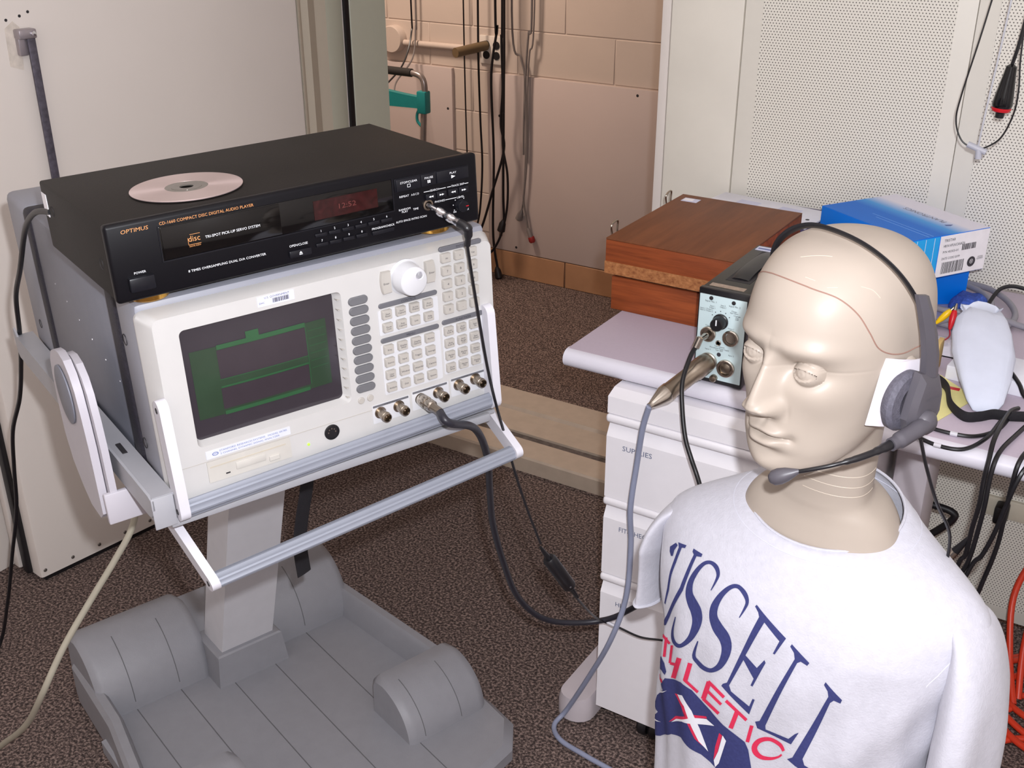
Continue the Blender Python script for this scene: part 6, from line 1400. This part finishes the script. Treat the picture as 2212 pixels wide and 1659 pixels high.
hang([(-2.548, YC-0.05, 2.2), (-2.550, YC-0.05, 0.93), (-2.553, YC-0.05, 0.60), (-2.556, YC-0.05, 0.36), (-2.558, YC-0.05, 0.15), (-2.555, YC-0.05, 0.05), (-2.56, YC-0.05, 0.02)], 0.006, CORD, 'black cord ending in a plug right of the crossing cords')
pg = thing('cord_plug', 'black three-pin plug hanging at the end of a cord', 'plug', (-2.565, YC-0.05, 0.005))
obj('body', G().lathe([(0.006, 0.03), (0.015, 0.012), (0.018, -0.022), (0.012, -0.026)], (0, 0, 0), (0.25, 0, 1), 12), BLACK, pg)
for dx_ in (-0.006, 0.006):
    obj('pin', G().box((dx_-0.008, -0.002, -0.045), (dx_-0.005, 0.002, -0.024)), NICKELD, pg, smooth=0)
hang([(-2.55, YC-0.06, 0.50), (-2.552, YC-0.06, 0.36), (-2.53, YC-0.06, 0.24), (-2.532, YC-0.06, 0.10), (-2.56, YC-0.06, -0.02), (-2.60, YC-0.06, -0.10), (-2.64, YC-0.06, -0.14)], 0.0055, CORD, 'black cord bowing right below the crossing')
hang([(-2.52, YC, 2.2), (-2.545, YC, 0.90), (-2.50, YC, 0.72), (-2.482, YC, 0.64), (-2.486, YC, 0.45), (-2.487, YC, 0.32)], 0.005, GREYH, 'dark grey cord with frayed pale end')
hang([(-2.46, YC, 2.2), (-2.45, YC, 0.95), (-2.465, YC, 0.82), (-2.478, YC, 0.64), (-2.474, YC, 0.40), (-2.480, YC, 0.20), (-2.486, YC, 0.12), (-2.475, YC, 0.06), (-2.462, YC, -0.01)], 0.005, GREYH, 'grey cord ending in a plug with a red tip')
hang([(-2.435, YC, 2.2), (-2.438, YC, 0.93), (-2.460, YC, 0.74), (-2.468, YC, 0.60), (-2.470, YC, 0.30), (-2.485, YC, 0.14), (-2.495, YC, 0.07)], 0.004, GREYH, 'thin grey cord ending in a grey plug')
pg = thing('cord_plug', 'grey plug hanging right of the black cords', 'plug', (-2.505, YC, 0.045))
obj('body', G().lathe([(0.004, 0.035), (0.013, 0.015), (0.017, -0.012), (0.010, -0.018)], (0, 0, 0), (0.35, 0, 1), 12), GREYH, pg)
pg = thing('cord_plug', 'grey plug with red tip hanging lowest on the right', 'plug', (-2.452, YC, -0.030))
obj('body', G().lathe([(0.004, 0.035), (0.009, 0.02), (0.010, -0.010)], (0, 0, 0), (-0.4, 0, 1), 12), GREYH, pg)
obj('red_tip', G().lathe([(0.014, 0.0), (0.015, 0.018), (0.010, 0.026)], (0.005, 0, -0.008), (0.4, 0, -1), 12), mat('dull_red', (150, 40, 40), 0.5), pg)

# ------------------------------------------------------------------ cords between the instruments
ja = thing('phone_adapter', 'chrome headphone adapter with black right-angle plug in the player jack', 'adapter', (-0.752, 1.0105, 1.1293))
A0 = Vector((0, 0, 0)); A1 = Vector((0.052, -0.004, -0.015))
d_ = (A1-A0)
obj('sleeve', G().lathe([(0.0030, 0.0), (0.0030, 0.014), (0.0052, 0.016), (0.0052, 0.022), (0.0046, 0.023), (0.0046, 0.030), (0.0052, 0.031), (0.0052, 0.037), (0.0046, 0.038), (0.0046, 0.044), (0.0050, 0.045), (0.0050, 0.058)], A0, d_, 20), CHROME, ja)
obj('elbow_plug', G().tube(spline([A1-d_.normalized()*0.006, A1+d_.normalized()*0.004, A1+Vector((0.006, 0.001, -0.006)), A1+Vector((0.003, 0.0035, -0.024))], 6), [0.0055]*7+[0.0058]*4+[0.0050]*4+[0.0035]*4, 14), BLACKP, ja)
cable('headphone_cord', [(-0.697, 1.009, 1.092), (-0.700, 1.016, 1.078), (-0.705, 1.033, 1.03), (-0.701, 1.046, 0.951), (-0.697, 1.052, 0.909), (-0.690, 1.056, 0.870), (-0.697, 1.086, 0.813), (-0.699, 1.115, 0.741), (-0.697, 1.144, 0.668), (-0.693, 1.175, 0.595)], 0.0019, CORD, 'thin black cord hanging from the player jack to the inline control', 'cord')
il = thing('inline_control', 'black inline control hanging on the thin headphone cord', 'inline control', (-0.690, 1.182, 0.580))
I0 = Vector((0.003, 0.006, -0.015)); I1 = Vector((0.024, 0.036, -0.077))
obj('case', G().tube([I0, I0+(I1-I0)*0.05, I0+(I1-I0)*0.95, I1], [0.008, 0.0105, 0.0105, 0.008], 12, flat=None), BLACKP, il)
obj('boot', G().lathe([(0.0022, -0.026), (0.0045, 0.0)], I0, I1-I0, 10).lathe([(0.0045, 0.0), (0.0022, 0.026)], I1, I1-I0, 10), BLACKP, il)
obj('rivet', G().lathe([(0.0015, 0), (0.0015, 0.001)], I1-(I1-I0)*0.08+Vector((0.007, -0.007, 0.003)), (0.7, -0.7, 0.3), 8), CHROME, il)
cable('headphone_cord', [(-0.662, 1.224, 0.486), (-0.680, 1.300, 0.405), (-0.712, 1.405, 0.305), (-0.685, 1.428, 0.284), (-0.643, 1.430, 0.279), (-0.600, 1.432, 0.288), (-0.54, 1.40, 0.32), (-0.45, 1.32, 0.40)], 0.0019, CORD, 'thin black cord from the inline control to behind the shirt', 'cord')
tag(obj('cord_sleeve', G().tube([(-0.714, 1.4215, 0.293), (-0.683, 1.428, 0.283)], 0.0031, 10), WHITEP), 'white sleeve on the thin cord in front of the cabinet', 'sleeve')
bp2 = thing('bnc_plug', 'nickel cable plug locked on the third front socket of the analyzer', 'plug', M=AM @ Matrix.Translation((0.3125, -0.002, 0.0402)))
obj('collar', G().lathe([(0.0072, 0.0), (0.0078, 0.003), (0.0078, 0.012), (0.0070, 0.014), (0.0055, 0.0145), (0.0055, 0.0165), (0.0075, 0.017), (0.0075, 0.024), (0.0060, 0.026)], (0, 0, 0), (0.05, -1, -0.05), 24), NICKEL, bp2)
obj('ferrule', G().lathe([(0.0058, 0.026), (0.0050, 0.030), (0.0048, 0.042)], (0, 0, 0), (0.05, -1, -0.05), 20), NICKELD, bp2)
bw0 = AM @ Vector((0.3146, -0.042, 0.0380)); bw1 = AM @ Vector((0.3160, -0.060, 0.0300))
cable('coaxial_cable', [bw0, bw1, (-0.708, 1.035, 0.840), (-0.730, 1.095, 0.765), (-0.760, 1.145, 0.680), (-0.785, 1.190, 0.590), (-0.800, 1.240, 0.490), (-0.805, 1.290, 0.390), (-0.790, 1.340, 0.320), (-0.757, 1.385, 0.292), (-0.700, 1.425, 0.298), (-0.624, 1.41, 0.375), (-0.55, 1.36, 0.45), (-0.47, 1.28, 0.50)], 0.0050, mat('thick_black_cable', (36, 35, 44), 0.4), 'thick black coaxial cable looping from the analyzer past the cabinet', 'cable', 8, 12)
cable('preamplifier_cord', [(-0.6365, 1.398, 0.736), (-0.650, 1.408, 0.690), (-0.661, 1.418, 0.621), (-0.667, 1.415, 0.536), (-0.666, 1.422, 0.461), (-0.666, 1.414, 0.363), (-0.685, 1.40, 0.273), (-0.741, 1.43, 0.145), (-0.795, 1.452, 0.030), (-0.806, 1.425, 0.008), (-0.777, 1.398, 0.008), (-0.723, 1.388, 0.008), (-0.672, 1.382, 0.008), (-0.584, 1.372, 0.008)], 0.0048, GREYC, 'blue-grey cord hanging from the preamplifier in front of the cabinet', 'cord', 8, 12)
sp = thing('angle_plug', 'small nickel angle plug on the upper left socket of the pale blue panel', 'plug', (-0.5995, 1.515, 0.820))
obj('body', G().lathe([(0.0050, 0.0), (0.0050, 0.010), (0.0040, 0.012), (0.0040, 0.020)], (0, 0, 0), (-0.1, -1, 0), 16).tube([(-0.002, -0.022, 0.003), (-0.006, -0.027, -0.012)], 0.0062, 14), NICKEL, sp)
cable('output_cord', [(-0.6055, 1.488, 0.808), (-0.606, 1.470, 0.798), (-0.602, 1.437, 0.770), (-0.591, 1.418, 0.735), (-0.576, 1.401, 0.699), (-0.560, 1.39, 0.674), (-0.541, 1.38, 0.645), (-0.50, 1.34, 0.60)], 0.0036, CORD, 'black cord curving down from the pale blue panel behind the shirt', 'cord', 8, 10)
cable('power_cord', [(-1.100, 0.765, 1.128), (-1.160, 0.785, 1.112), (-1.245, 0.825, 1.066), (-1.335, 0.866, 0.985), (-1.406, 0.897, 0.92), (-1.458, 0.924, 0.842), (-1.513, 0.95, 0.765), (-1.571, 0.972, 0.683), (-1.635, 0.987, 0.598), (-1.686, 1.005, 0.501), (-1.731, 1.019, 0.392), (-1.784, 1.021, 0.269), (-1.836, 1.02, 0.14), (-1.893, 1.010, 0.008), (-1.814, 0.88, 0.006), (-1.70, 0.75, 0.006)], 0.0036, CORD, 'black power cord hanging from the back of the player at the left', 'cord', 8, 10)
cable('mains_cable', [(-1.30, 0.99, 0.66), (-1.298, 0.965, 0.590), (-1.292, 0.939, 0.545), (-1.302, 0.909, 0.503), (-1.319, 0.867, 0.448), (-1.335, 0.825, 0.393), (-1.343, 0.800, 0.357), (-1.362, 0.775, 0.300), (-1.438, 0.785, 0.201), (-1.537, 0.800, 0.104), (-1.655, 0.806, 0.010), (-1.80, 0.80, 0.007)], 0.0052, BEIGEC, 'beige-grey cable hanging below the tilting bracket down to the carpet', 'cable', 8, 12)
stp = cable('strap', [(-1.02, 1.070, 0.815), (-1.008, 1.045, 0.74), (-1.002, 1.039, 0.70), (-1.002, 1.029, 0.659), (-1.004, 1.017, 0.617), (-1.005, 1.009, 0.575), (-1.0, 1.007, 0.528)], 0.005, VEL, 'black webbing strap with a frayed end hanging under the tray', 'strap', 6, 10, None, (0.0015, 0.0145))
